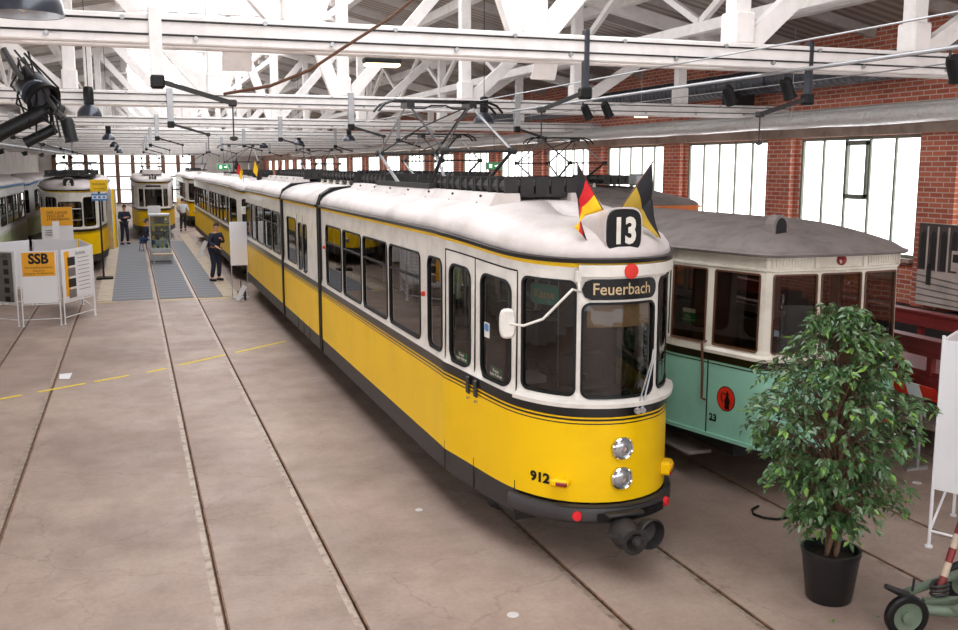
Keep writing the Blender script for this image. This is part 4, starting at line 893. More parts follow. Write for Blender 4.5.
for (x, y, lab) in [(5.43, 15.0, 'grey dome lamp just behind the collector head of the raised pantograph'), (5.76, 26.9, 'small dome lamp left of the raised pantograph'), (5.3, 32.6, 'small dome lamp, second left of the raised pantograph'), (4.9, 38.5, 'farthest small dome lamp of the right row')]:
    pendant(x, y, 4.16, .165, lab, 'right row of dome lamps')
for x, nm in ((6.6, 'above the pale green tram'),):
    z = 4.335
    tag(MB().tube([(x, YN, z), (x, YF, z)], .006, 5).build('contact_wire', M['galv']), 'thin dark overhead contact wire '+nm, 'wire', 'overhead contact wires')
tag(MB().tube([(4.4, YN, 4.325), (4.4, 60, 4.325)], .007, 5).build('steel_cable', M['galv']), 'thin bright steel cable stretched lengthwise under the roof on the right', 'cable')
# wire arms with insulators, at the trusses
def arm(x, y, label, dirx=1, L=.6, w_=.045, mat='galv'):
    t = empty('wire_arm', (x, y, 4.35), label, 'wire arm', 'contact wire arms under the trusses')
    MB().bx(x-w_, x+w_, y-.2, y-.12, 4.12, 4.6, .005).build('hanger', M[mat], t)
    MB().box((x, y-.16, 4.08), (.10, .10, .10), None, .015).build('clamp', M['rubber'], t)
    a = Vector((x+.03*dirx, y-.16, 4.08)); b = a+Vector((L*dirx, .04, -.14))
    MB().bar(a+Vector((0, .03, 0)), b+Vector((0, .03, 0)), .015, .03).bar(a-Vector((0, .03, 0)), b-Vector((0, .03, 0)), .015, .03).box(b, (.06, .08, .05), None, .01).build('arm_bar', M['dark'], t)
    MB().tube([b, b+Vector((.0, 0, -.25))], .006, 5).lathe(b+Vector((0, 0, -.28)), [(0, 0), (.03, .01), (.03, .03), (0, .04)], 8).build('insulator', M['dark'], t)
arm(.22, 7.74, 'dark double arm with clamp under the nearest truss, left of middle', 1, .5, .045, 'timber'); arm(3.65, 7.74, 'dark arm under the nearest truss, right of middle', -1, .35, .02, 'lampgrey'); arm(5.92, 7.75, 'dark arm and clamp under the nearest truss, on the right', -1, .45, .02, 'lampgrey')
for j, y in enumerate(TY[1:6]):
    for i, (x, dx, nm) in enumerate(((.6, 1, 'above the open aisle'), (3.3, 1, 'above the yellow trams'), (6.1, 1, 'above the right hand trams'), (-2.3, 1, 'above the left hand trams'))):
        arm(x, y, 'small dark contact wire arm under the %s truss, %s' % (['second', 'third', 'fourth', 'fifth', 'sixth'][j], nm), dx, .5)
pts = [at(424, -10, 6.6), at(390, 18, 6.7), at(340, 50, 6.8), at(310, 70, 6.9), at(270, 86, 7.0), at(224, 94, 7.2)]
tag(MB().tube(pts, .011, 8).build('rope', M['wood'], smooth=True), 'brown rope sagging from the nearest truss towards the aisle', 'rope')
# tube lamp under nearest truss, hatch
t = empty('tube_lamp', at(384, 60, 7.9), 'small lit tube lamp fixed under the second truss', 'lamp'); p = at(382, 61, 7.74); MB().box(p, (.30, .12, .04), None, .01).build('housing', M['rubber'], t); MB().box(p-Vector((0, 0, .03)), (.28, .10, .03), None, .01).build('tube', M['tube'], t)
t = empty('tube_lamp', at(641, 117, 20), 'small lit tube lamp near the brick wall, above the foil duct', 'lamp'); p = at(641, 117, 18.5); MB().box(p, (.30, .06, .03), None, .01).build('tube', M['tube'], t); MB().box(p+Vector((0, 0, .03)), (.32, .08, .03)).build('housing', M['galv'], t); MB().tube([p, Vector((p.x, p.y, slope_z(p.x)-.02))], .008, 5).build('rod', M['galv'], t)
for (px, py, Y, nm) in ((237, 58, 8.3, 'hanging behind the nearest truss'), (545, 68, 8.3, 'under the nearest truss, right of the middle post')):
    p = at(px, py, Y); tag(MB().box(p, (.24, .02, .22), Matrix.Rotation(.5, 3, 'X'), .004).build('roof_flap', M['timber']), 'small white flap '+nm, 'panel')
# spotlight rail
rl = tag(MB().tube([(5.62, 5, 4.315), (5.62, 14.2, 4.315)], .018, 8).build('spot_rail', M['galv']), 'pale lengthwise tube carrying black spotlights', 'rail')
for k, (px, py, Y, lab) in enumerate([(583, 110, 13.3, 'black spotlight on the pale tube, farthest left of five'), (603, 106, 12.6, 'black spotlight on the pale tube, second from left'), (725, 90, 9.9, 'black spotlight on the pale tube, third from left'), (783, 80, 9.3, 'black spotlight on the pale tube, just left of the wall arm'), (950, 62, 7.0, 'black spotlight at the right edge of the picture')]):
    p = Vector((5.62, 0, 4.315)); Yr = at(px, py-5, X=5.62).y; p = Vector((5.62, Yr, 4.315))
    q = Vector((5.62+.05, Yr, 4.18)); t = empty('spotlight', q, lab, 'spotlight', 'spotlights on the pale tube'); ax = Vector((.5, .2, -.8))
    MB().lathe(q-ax*.09, [(0, 0), (.045, 0), (.055, .04), (.055, .17), (.065, .19), (.05, .19), (.045, .1), (0, .1)], 16, ax).build('can', M['rubber'], t, smooth=True)
    MB().tube([p, p-Vector((0, 0, .07)), q], .010, 6).build('bracket', M['dark'], t)
# posts of the duct side
t = empty('foil_duct', (10.8, 8, 4.24), 'long silver foil covered duct hung above the windows', 'duct')
m = MB(); yy = 8.0; pp = []
while yy < 70: pp.append((10.8+random.uniform(-.008, .008), yy, 4.235+random.uniform(-.008, .008))); yy += .9
m.tube(pp, [.135+random.uniform(-.006, .006) for _ in pp], 14).build('duct', M['foil'], t, smooth=True)
MB().tube([(10.8, 8, 4.31), (10.8, 70, 4.31)], .09, 10).build('top_cover', M['foil'], t, smooth=True)
yy = 10.2
while yy < 60: MB().tube([(10.64, yy, 4.25), (10.64, yy, 5.75)], .006, 5).tube([(10.64, yy, 4.5), (10.74, yy, 4.39), (10.9, yy, 4.36)], .006, 5).build('hanger', M['galv'], t); yy += 3.83
t = empty('ventilation_duct', (10.95, 12, 4.98), 'dark grey spiral ventilation duct along the upper brick wall', 'duct')
m = MB(); yy = 12.0; pp = []; rr = []
while yy < 29: pp += [(10.95, yy, 5.0), (10.95, yy+.12, 5.0), (10.95, yy+.13, 5.0), (10.95, yy+.15, 5.0)]; rr += [.21, .21, .218, .218]; yy += .17
m.tube(pp, rr, 18).build('duct', M['duct'], t, smooth=True); MB().lathe((10.95, 15.0, 5.0), [(.21, 0), (.235, 0), (.235, .06), (.21, .06)], 18, (0, 1, 0)).build('flange', M['duct'], t)
MB().bx(10.75, 11.2, 15.9, 16.3, 4.35, 4.85).build('duct_box', M['dark'], t)
for k, (z, nm) in enumerate(((5.22, 'upper'), (4.72, 'lower'))):
    tag(MB().tube([(11.35, YN, z+.12*k), (11.35, 60, z+.12*k)], .035, 8).build('wall_pipe', M['galv']), 'thin grey pipe along the top of the brick wall, the %s one' % nm, 'pipe', 'pipes on the brick wall')
for (px, py, Y, s, lab) in ((224, 167, 42, .42, 'green lit exit sign hanging above the second articulated tram'), (494, 166, 26, .36, 'green lit exit sign between windows, seen under the pantograph')):
    p = at(px, py, Y); t = empty('exit_sign', p, lab, 'exit sign', 'exit signs'); w_, h_ = s*1.25, s*.5
    MB().box(p, (w_*1.15, .06, h_*1.15), None, .01).build('frame', M['galv'], t); MB().box(p-Vector((0, .035, 0)), (w_, .01, h_)).build('green_panel', M['exitg'], t)
    a = p-Vector((0, .045, 0)); MB().add([a+Vector((x*s, 0, z*s)) for x, z in ((.0, .05), (.2, .05), (.2, .13), (.42, 0), (.2, -.13), (.2, -.05), (.0, -.05))], [tuple(range(7))]).add([a+Vector((x*s, 0, z*s)) for x, z in ((-.45, -.14), (-.2, -.14), (-.2, .14), (-.45, .14))], [(0, 1, 2, 3)]).build('arrow', M['exitw'], t)
    MB().tube([p+Vector((0, 0, h_/2)), (p.x, p.y, slope_z(p.x)+.03)], .008, 5).build('hanger', M['dark'], t)
# stage light hanging at the upper left
t = empty('stage_light', (-.5, 6, 3.9), 'cluster of black stage light heads and cables at the left edge', 'stage light')
def Pq(x, y, d=0): return at(x, y, 6.0+d)
def barrel(name, a, b, r, mat=M['rubber'], taper=1): d = (b-a); return MB().lathe(a, [(0, 0), (r*.8, 0), (r, d.length*.1), (r*taper, d.length*.9), (r*taper*1.12, d.length), (r*taper*.9, d.length*1.0), (r*.7, d.length*.8), (0, d.length*.8)], 18, d).build(name, mat, t, smooth=True)
barrel('lamp_barrel', Pq(44, 112), Pq(-6, 136), .042); barrel('lamp_barrel', Pq(56, 128, .05), Pq(25, 143, .05), .03); barrel('lamp_head', Pq(28, 82, .08), Pq(44, 100, -.02), .085, taper=1.05); barrel('lamp_head', Pq(66, 118), Pq(72, 142), .035)
MB().tube([Pq(3, 48), Pq(16, 70), Pq(24, 80)], .016, 8).tube([Pq(24, 66), Pq(56, 110), Pq(74, 126)], .014, 8).build('yoke', M['dark'], t, smooth=True)
MB().lathe(Pq(36, 94, -.03), [(0, .0), (.075, .0), (.08, -.01)], 20, Pq(44, 100, -.1)-Pq(30, 84, .1)).build('lens', M['lampgrey'], t)
random.seed(3)
for k in range(16):
    a = Pq(random.uniform(14, 30), random.uniform(48, 80), random.uniform(-.05, .1)); b = Pq(random.uniform(28, 66), random.uniform(100, 138), random.uniform(-.05, .1)); c = (a+b)/2+Vector((random.uniform(-.10, .10), random.uniform(-.05, .05), random.uniform(-.08, .04)))
    MB().tube([a, a*.5+c*.5+Vector((.01, 0, -.01)), c, b*.5+c*.5, b], .006, 6).build('cable', M['rubber'], t, smooth=True)
for k in range(9):
    p = Pq(random.uniform(34, 66), random.uniform(104, 136), random.uniform(-.03, .08)); MB().box(p, (.05, .05, .035), Matrix.Rotation(random.uniform(0, 3), 3, 'Y'), .008).build('clamp', M['dark'], t)
# lighting gantry on the left, seen from below
t = empty('lighting_gantry', (-3.6, 8, 4.1), 'silver lattice lighting gantry running along the left side', 'gantry')
m = MB(); a0 = Vector((-3.2, 13, 3.95)); b0 = Vector((-2.9, 56, 4.05)); 
for dx, dz in ((0, 0), (.3, 0), (.15, .22)): m.tube([a0+Vector((dx, 0, dz)), b0+Vector((dx, 0, dz))], .03, 6)
m.build('chords', M['galv'], t); m = MB(); n = 80
for i in range(n):
    p = a0+(b0-a0)*(i/n); q = a0+(b0-a0)*((i+1)/n); m.tube([p, q+Vector((.15, 0, .22))], .012, 4, False).tube([q+Vector((.15, 0, .22)), p+Vector((.3, 0, 0))], .012, 4, False).tube([p, q+Vector((.3, 0, 0))], .012, 4, False)
m.build('lattice', M['galv'], t)
for i in range(8):
    p = a0+(b0-a0)*((i+.5)/8); MB().lathe(p+Vector((.15, 0, -.1)), [(0, .12), (.06, .12), (.09, 0), (.08, 0), (0, .08)], 12, (.3, 0, -1)).build('spot', M['rubber'], t)
# ---------------------------------------------------------------- floor coverings and marks
for (x0, x1, y0, y1, mat, lab) in ((-.62, .40, 26.7, 47.5, 'carpet', 'grey striped carpet strip left of the aisle rails'), (.56, 1.42, 26.7, 47.5, 'carpet', 'grey striped carpet strip between the aisle rails'), (1.56, 2.18, 26.6, 47.5, 'carpet', 'grey striped carpet strip right of the aisle rails'), (-1.0, -.63, 26.7, 47.5, 'tape', 'beige floor strip between the carpet and the route 6 tram'), (2.19, 2.62, 26.6, 52, 'tape', 'beige floor strip along the yellow trams on the right')):
    tag(MB().bx(x0, x1, y0, y1, .0005, .008).build('carpet' if mat == 'carpet' else 'floor_strip', M[mat]), lab, 'carpet' if mat == 'carpet' else 'floor strip', 'floor strips of the aisle')
def line_pts(a, b, w_, name, lab, dashes):
    a = Vector(a); b = Vector(b); d = (b-a).normalized(); n = Vector((-d.y, d.x, 0))*w_/2; L = (b-a).length; m = MB()
    for s0, s1 in dashes: p = a+d*L*s0; q = a+d*L*s1; m.add([p-n, q-n, q+n, p+n], [(0, 1, 2, 3)])
    for i, v in enumerate(m.v): m.v[i] = (v[0], v[1], .0035)
    return tag(m.build(name, M['yline']), lab, 'floor line')
line_pts((-2.4, 15.6, 0), (-.2, 16.95, 0), .085, 'floor_line', 'worn yellow floor line left of the aisle rails', [(0, .30), (.40, .70), (.76, 1)])
line_pts((.1, 17.1, 0), (2.75, 19.3, 0), .08, 'floor_line', 'worn yellow floor line crossing the aisle towards the yellow tram', [(.0, .12), (.2, .52), (.60, 1)])
line_pts((-.95, 26.5, 0), (2.7, 26.4, 0), .07, 'floor_line', 'thin yellow line along the near end of the carpets', [(0, .12), (.42, 1)])
tag(MB().add([(-1.28, 17.05, .003), (-1.12, 17.0, .003), (-1.1, 17.5, .003), (-1.3, 17.45, .003)], [(0, 1, 2, 3)]).build('floor_mark', M['panel']), 'small white mark painted on the floor left of the aisle rails', 'floor mark')
for (px, py, r, lab) in ((513, 615, .05, 'small pale round plug in the floor at the bottom middle'), (419, 510, .04, 'small pale coin shaped plug in the floor left of the route 13 tram'), (917, 483, .05, 'pale round plug in the floor between fig tree and white panel')):
    p = at(px, py, Z=0); tag(MB().lathe((p.x, p.y, 0), [(r, .001), (r*.9, .006), (0, .006)], 16).build('floor_plug', M['plaster']), lab, 'floor plug', 'floor plugs')
# ---------------------------------------------------------------- exhibition boards on tube frames
HX = [(-2.42, 23.0), (-1.55, 23.0), (-.93, 24.3), (-1.30, 26.3), (-2.45, 26.6), (-3.3, 25.6), (-3.45, 23.9)]
blabs = ['white board with orange SSB sign in the front left exhibition ring', 'white board headed Geschichte with four photos and an orange margin, right of the orange sign', 'white exhibition board at the right rear of the ring, seen from behind', 'white exhibition board at the back of the ring, seen from behind', 'white exhibition board at the left rear of the ring', 'grey photo board at the left end of the ring', 'grey photo board with dark pictures left of the orange SSB sign']
def exboard(a, b, lab, back=False):
    a = Vector((*a, 0)); b = Vector((*b, 0)); d = (b-a).normalized(); n = Vector((d.y, -d.x, 0)); t = empty('exhibition_board', (a+b)/2, lab, 'display board', 'ring of exhibition boards')
    a = a+d*.055; b = b-d*.055
    for p in (a, b): MB().tube([p, p+Vector((0, 0, 1.66))], .014, 8).lathe(p, [(0, 0), (.03, 0), (.03, .02), (.014, .02)], 10).build('post', M['panel'], t)
    for z in (.15, .48, 1.64): MB().tube([a+Vector((0, 0, z)), b+Vector((0, 0, z))], .011, 6).build('rail', M['panel'], t)
    c = (a+b)/2; L = (b-a).length-.05
    MB().box(c+Vector((0, 0, 1.07)), (L, .018, 1.13), Matrix((d, n, Vector((0, 0, 1)))).transposed(), .003).build('panel', M['panel'], t)
    return t, c, d, n, L
for i in range(7):
    t, c, d, n, L = exboard(HX[i], HX[(i+1) % 7], blabs[i]); f = c+n*.012; Mx = Matrix((d, n, Vector((0, 0, 1)))).transposed(); Zv = Vector((0, 0, 1))
    def card(u, z, w_, h, mat, name, o=.0): return MB().box(f+d*u+Zv*z+n*o, (w_, .004, h), Mx).build(name, M[mat], t)
    if i == 0:
        card(.0, 1.36, .66, .52, 'orange', 'sign'); text('SSB', .30, f+d*.0+Zv*1.47+n*.003, d, Zv, M['signblack'], t, 'lettering', bold=.012, sx=.9)
        text('Fahrzeug-Betriebsdienst', .058, f+d*.0+Zv*1.29+n*.003, d, Zv, M['signblack'], t); text('Museum für', .05, f+d*.0+Zv*1.22+n*.003, d, Zv, M['signblack'], t); text('Stuttgarter Straßenbahnen', .055, f+d*.0+Zv*1.16+n*.003, d, Zv, M['signblack'], t)
    if i == 1:
        card(0, 1.07, L-.12, 1.05, 'poster', 'poster'); card(-L/2+.17, 1.10, .19, 1.0, 'orange', 'margin', .004)
        text('Geschichte', .11, f+d*.12+Zv*1.53+n*.004, d, Zv, M['ink'], t, sx=.9)
        for k in range(4): card(-L/2+.35, 1.37-.24*k, .32, .19, 'pgrey' if k % 2 else 'ink', 'photo', .007)
        for k in range(9): card(.25, 1.42-.09*k, .5, .012, 'pgrey', 'text_line', .004)
    if i in (5, 6):
        card(0, 1.08, L-.08, 1.08, 'pgrey', 'poster')
        for k in range(5): card(L/2-.22, 1.40-.20*k, .14, .12, 'ink', 'photo', .004)
        text('G 405', .12, f+d*(L/2-.3)+Zv*1.54+n*.005, d, Zv, M['ink'], t)
# orange poster board and small white leaning sign
t = empty('poster_board', (-1.95, 29, 0), 'tall poster board, orange top with dark text, in front of the advertising tram', 'poster board')
MB().bx(-2.36, -1.57, 28.98, 29.02, .55, 2.36).build('board', M['poster'], t); MB().bx(-2.36, -1.57, 28.965, 28.98, 1.86, 2.36).build('orange_top', M['orange'], t); MB().bx(-2.36, -1.57, 28.965, 28.98, 1.25, 1.44).build('orange_band', M['orange'], t)
for p in (-2.3, -1.63): MB().bx(p-.02, p+.02, 28.9, 29.1, 0, .56).build('foot', M['galv'], t)
text('DER LANGE\nWEG ZUR\nSTADTBAHN', .10, (-2.22, 28.963, 2.12), (1, 0, 0), (0, 0, 1), M['ink'], t, align='LEFT')
for k in range(3): MB().bx(-2.28, -1.95, 28.96, 28.98, 1.72-.06*k, 1.735-.06*k).build('text_line', M['pgrey'], t)
p = at(55, 236, 27.5); tag(MB().bar((p.x-.02, 27.5, 0), (p.x+.03, 27.6, 2.05), .16, .03).build('narrow_board', M['panel']), 'narrow upright white board right of the orange poster board', 'board')
# tram stop sign
t = empty('stop_sign', (-1.13, 34.2, 0), 'tram stop pole with yellow and blue Haltestelle plates, in front of the route 6 tram', 'stop sign')
hp = -.94
MB().bx(hp-.22, hp+.28, 31.85, 32.35, 0, .07, .02).build('base', M['rubber'], t); MB().tube([(hp, 32.1, .07), (hp, 32.1, 3.0)], .03, 8).build('pole', M['dark'], t)
MB().bx(hp-.24, hp+.26, 32.04, 32.07, 2.70, 3.06, .005).build('yellow_plate', M['gold'], t); MB().bx(hp-.22, hp+.24, 32.04, 32.07, 2.42, 2.64, .005).build('blue_plate', M['blue'], t)
MB().bx(hp-.2, hp+.22, 32.03, 32.04, 2.48, 2.58).build('white_field', M['panel'], t)
text('Haltestelle', .10, (hp+.01, 32.037, 2.93), (1, 0, 0), (0, 0, 1), M['navy'], t, sx=.9); text('Straßenbahn', .06, (hp+.01, 32.037, 2.79), (1, 0, 0), (0, 0, 1), M['navy'], t)
for k in range(3): MB().bx(hp-.16+.13*k, hp-.08+.13*k, 32.025, 32.032, 2.5, 2.56).build('tram_pictogram', M['blue'], t)
# glass display case
t = empty('display_case', (.93, 37.2, 0), 'tall grey glass display case with shelves on the aisle carpet', 'display case'); x0, x1, y0, y1 = .54, 1.28, 37.2, 37.75
MB().bx(x0, x1, y0, y1, 0.03, .48, .01).build('base', M['galv'], t); MB().bx(x0, x1, y0, y1, 1.66, 1.74, .01).build('top', M['galv'], t)
for x in (x0+.02, x1-.02):
    for y in (y0+.02, y1-.02): MB().bx(x-.02, x+.02, y-.02, y+.02, .48, 1.66).build('corner_post', M['galv'], t)
for z in (.78, 1.1, 1.38): MB().bx(x0+.03, x1-.03, y0+.03, y1-.03, z, z+.012).build('shelf', M['clear'], t)
MB().bx(x0+.04, x1-.04, y0+.005, y0+.01, .48, 1.66).build('glass_door', M['clear'], t); MB().bx(x0+.04, x1-.04, y1-.01, y1-.005, .48, 1.66).build('back_glass', M['clear'], t); MB().bx(x0+.005, x0+.01, y0+.04, y1-.04, .48, 1.66).build('side_glass', M['clear'], t); MB().bx(x1-.01, x1-.005, y0+.04, y1-.04, .48, 1.66).build('side_glass', M['clear'], t)
for x in (x0+.08, x1-.08): MB().lathe((x, y0+.1, .0), [(0, 0), (.03, 0), (.03, .03), (0, .03)], 8).build('foot', M['rubber'], t)
ci = 0
for z, its in ((.49, 4), (.793, 3), (1.113, 3)):
    for k in range(its):
        x = x0+.14+.15*k; ci += 1; h = .06+.04*((k*7+ci) % 3)
        tag(MB().bx(x-.04, x+.04, y0+.2, y0+.32, z, z+h, .008).bx(x-.025, x+.025, y0+.22, y0+.3, z+h, z+h+.03, .005).build('model_tram' , M['ink'] if k % 2 else M['yellow']), 'small %s model on the %s of the display case, %s from left' % ('dark' if k % 2 else 'yellow', {.49: 'floor', .793: 'lower shelf', 1.113: 'middle shelf'}[z], ['first', 'second', 'third', 'fourth'][k]), 'model', 'models in the display case')
tag(MB().bx(.72, 1.08, 37.4, 37.43, 1.393, 1.62, .01).build('picture_frame', M['wood']), 'brown framed picture on the top shelf of the display case', 'picture')
t = empty('low_bench', (.96, 36.4, 0), 'low pale bench standing just before the display case', 'bench'); MB().bx(.6, 1.3, 36.3, 36.75, .30, .36, .01).build('top', M['tape'], t)
for x in (.64, 1.26):
    for y in (36.34, 36.7): MB().bx(x-.02, x+.02, y-.02, y+.02, 0, .30).build('leg', M['galv'], t)
for nm in ('display_case', 'low_bench'): bpy.data.objects[nm].location.z += .009
for o in list(bpy.data.objects):
    if o.name.startswith(('model_tram', 'picture_frame')): o.location.z += .009
# white display board with foot beside the man in black
t = empty('display_board', (2.66, 28.3, 0), 'blank white display board on thin legs beside the man in black', 'display board')
bx0, bx1 = 2.36, 2.71
pB = at(229, 222, 26.2); pC = at(248, 265, 26.2)
MB().bx(pB.x, pC.x, 26.18, 26.21, pC.z, pB.z, .004).build('panel', M['panel'], t)
for x in (pB.x+.02, pC.x-.02): MB().bx(x-.012, x+.012, 26.21, 26.235, 0, pB.z).build('leg', M['galv'], t)
MB().bx(pB.x, pC.x, 26.0, 26.45, .0, .03).build('foot', M['galv'], t)
t = empty('wheeled_stand', (2.75, 25.7, 0), 'small wheeled stand with a white tilted plate under the display board', 'stand')
for x in (2.5, 2.66): MB().lathe((x, 25.7, .13), [(.0, -.02), (.08, -.02), (.125, -.02), (.125, .02), (.08, .02), (0, .02)], 18, (1, 0, 0)).build('wheel', M['rubber'], t)
MB().tube([(2.46, 25.7, .13), (2.70, 25.7, .13)], .012, 6).tube([(2.58, 25.7, .13), (2.58, 25.9, .5)], .014, 6).build('frame', M['dark'], t); MB().box((2.54, 25.5, .22), (.12, .03, .42), Matrix.Rotation(.5, 3, 'Y'), .004).build('plate', M['panel'], t)
for (px, py, Y, lab) in ((202, 238, 38.5, 'white plate leaning at the side of the second articulated tram'),):
    p = at(px, py, Y); tag(MB().box((p.x, Y, .33), (.16, .03, .68), Matrix.Rotation(.45, 3, 'Y'), .004).build('leaning_plate', M['panel']), lab, 'plate')
# ---------------------------------------------------------------- people
def skinmesh(name, pts, edges, rad, mat, parent, sub=2):
    me = bpy.data.meshes.new(name); me.from_pydata([tuple(p) for p in pts], edges, []); o = bpy.data.objects.new(name, me); C.objects.link(o)
    md = o.modifiers.new('skin', 'SKIN'); md.use_smooth_shade = True
    if not me.skin_vertices: me.attributes.new('skin_vertices', 'FLOAT', 'POINT') if False else None
    bm = bmesh.new(); bm.from_mesh(me); sl = bm.verts.layers.skin.verify()
    for i, v in enumerate(bm.verts): r = rad[i]; v[sl].radius = (r, r) if not isinstance(r, tuple) else r; v[sl].use_root = (i == 0)
    bm.to_mesh(me); bm.free()
    sb = o.modifiers.new('sub', 'SUBSURF'); sb.levels = sub; sb.render_levels = sub; me.materials.append(mat)
    dg = bpy.context.evaluated_depsgraph_get(); bpy.context.view_layer.update(); m2 = bpy.data.meshes.new_from_object(o.evaluated_get(bpy.context.evaluated_depsgraph_get())); o.modifiers.clear(); o.data = m2
    bpy.data.meshes.remove(me)
    if not m2.materials: m2.materials.append(mat)
    m2.polygons.foreach_set('use_smooth', [True]*len(m2.polygons))
    o.name = name
    if parent is not None: o.parent = parent; o.matrix_parent_inverse = parent.matrix_basis.inverted()
    return o
def person(x, y, face, label, top, legs, pose='stand', armL=None, armR=None, h=1.74):
    """face = heading angle of the chest; joints are given in a body frame (right, forward, up) in metres"""
    t = empty('person', (x, y, 0), label, 'person', 'visitors in the hall'); k = h/1.75
    fw = Vector((math.cos(face), math.sin(face), 0)); rt = Vector((math.sin(face), -math.cos(face), 0)); o = Vector((x, y, 0))
    def J(r, f, u): return o+(rt*r+fw*f+Vector((0, 0, u)))*k
    sit = pose == 'sit'
    hip = .95 if not sit else .50
    kn = {s: (J(s*.11, .05 if not sit else .42, .50 if not sit else .52)) for s in (-1, 1)}; an = {s: J(s*.14, -.02 if not sit else .40, .09) for s in (-1, 1)}
    if pose == 'step': kn[1] = J(.10, .16, .50); an[1] = J(.10, .05, .12)
    toe = {s: an[s]+(fw*.17-Vector((0, 0, .05)))*k for s in (-1, 1)}
    lean = .06 if not sit else .15
    ch = J(0, lean, hip+.38); nk = J(0, lean+.01, hip+.53); hd0 = J(0, lean+.02, hip+.60); hd = J(0, lean+.04, hip+.70); hd2 = J(0, lean+.03, hip+.77)
    aL = armL or [(-.27, .05, .22), (-.24, .25, .20)]; aR = armR or [(.27, .02, .20), (.28, .18, .02)]
    el = {}; wr = {}; hn = {}
    for s, a in ((-1, aL), (1, aR)):
        el[s] = J(a[0][0], a[0][1], hip+a[0][2]); wr[s] = J(a[1][0], a[1][1], hip+a[1][2]); hn[s] = wr[s]+(wr[s]-el[s]).normalized()*.09*k
    sh = {s: J(s*.19, lean, hip+.46) for s in (-1, 1)}; hp_ = {s: J(s*.09, 0, hip-.04) for s in (-1, 1)}
    P_ = [J(0, 0, hip), J(0, lean*.5, hip+.18), ch, nk, hd0, hd, hd2]; E_ = [(0, 1), (1, 2), (2, 3), (3, 4), (4, 5), (5, 6)]; Rr = [.13, .125, .135, .055, .06, .088, .07]
    for s in (-1, 1):
        i = len(P_); P_ += [sh[s], el[s], wr[s], hn[s]]; E_ += [(2, i), (i, i+1), (i+1, i+2), (i+2, i+3)]; Rr += [.058, .042, .028, .032]
        i = len(P_); P_ += [hp_[s], kn[s], an[s], toe[s]]; E_ += [(0, i), (i, i+1), (i+1, i+2), (i+2, i+3)]; Rr += [.085, .058, .04, .035]
    body = skinmesh('body', P_, E_, [r*k for r in Rr], M['skin'], t)
    # fingers and face features grow from the same body as small pieces of its mesh
    g = MB()
    for s in (-1, 1):
        d = (hn[s]-wr[s]).normalized(); sd = d.cross(Vector((0, 0, 1))); sd = sd.normalized() if sd.length > .1 else rt
        for q in range(4): p = hn[s]+sd*(q-1.5)*.018*k; g.tube([p, p+d*(.05+.01*(q in (1, 2)))*k, p+d*.08*k-Vector((0, 0, .02))*k], [.009*k, .008*k, .006*k], 6)
        g.tube([wr[s]+sd*.03*k+d*.03*k, wr[s]+sd*.055*k+d*.07*k, wr[s]+sd*.05*k+d*.10*k], [.010*k, .009*k, .007*k], 6)
    g.build('fingers', M['skin'], t, smooth=True)
    fc = MB(); hc = J(0, lean+.04, hip+.70); fc.lathe(hc+fw*.088*k-Vector((0, 0, .01)), [(.016, 0), (.012, .02), (0, .028)], 8, fw)
    for s in (-1, 1): fc.lathe(hc+rt*s*.085*k, [(0, .015), (.025, .012), (.028, 0)], 8, rt*s)
    fc.build('face', M['skin'], t, smooth=True)
    ey = MB()
    for s in (-1, 1): ey.lathe(hc+fw*.080*k+rt*s*.032*k+Vector((0, 0, .025)), [(0, .012), (.010, .006), (.011, 0)], 8, fw)
    ey.build('eyes', M['ink'], t)
    vs = []; fs = []; n = 14
    for i in range(7):
        th = PI*.5*i/6
        for j in range(n):
            ph = 2*PI*j/n; dr = rt*math.cos(ph)*.092+fw*math.sin(ph)*.1; dz_ = .115*math.cos(th)
            lo = 0 if math.sin(ph) > .35 else -.05*math.sin(th)
            vs.append(hc+(dr*math.sin(th)+Vector((0, 0, dz_+.03+lo))-fw*.012)*k)
    MB().add(vs, [(i*n+j, i*n+(j+1) % n, (i+1)*n+(j+1) % n, (i+1)*n+j) for i in range(6) for j in range(n)]).build('hair', M['hair'], t, smooth=True)
    P2 = [J(0, 0, hip-.03), J(0, lean*.5, hip+.18), ch, J(0, lean, hip+.49)]; E2 = [(0, 1), (1, 2), (2, 3)]; R2 = [.155, .15, .16, .085]
    for s in (-1, 1): i = len(P2); P2 += [sh[s], el[s], wr[s]*.85+el[s]*.15]; E2 += [(2, i), (i, i+1), (i+1, i+2)]; R2 += [.08, .062, .046]
    skinmesh('jacket', P2, E2, [r*k for r in R2], top, t)
    P3 = [J(0, 0, hip-.01)]; E3 = []; R3 = [.135]
    for s in (-1, 1): i = len(P3); P3 += [hp_[s], kn[s], an[s]+Vector((0, 0, .02))]; E3 += [(0, i), (i, i+1), (i+1, i+2)]; R3 += [.105, .078, .062]
    skinmesh('trousers', P3, E3, [r*k for r in R3], legs, t)
    for s in (-1, 1):
        q = an[s]+fw*.05*k; MB().box((q.x, q.y, (an[s].z-.04)), (.27*k, .10*k, .085*k), Matrix((fw, rt, Vector((0, 0, 1)))).transposed(), .03).build('shoe', M['shoe'], t, smooth=True)
    return t
person(2.30, 30.4, -.9, 'man in black standing with a hand raised to his chest, beside the blank white board', M['navy'], M['navy'], 'stand', [(-.25, .10, .22), (-.05, .24, .33)], [(.27, .08, .22), (.24, .34, .12)], 1.76)
person(-.38, 46.2, -1.2, 'man in dark jacket standing left of the aisle rails, arms folded', M['navy'], M['navy'], 'stand', [(-.26, .08, .22), (-.02, .24, .24)], [(.26, .08, .22), (.02, .24, .26)], 1.76)
person(2.55, 54.5, PI/2, 'person in pale shirt standing before the farthest yellow tram', M['shirt'], M['ink'], 'step', h=1.74)
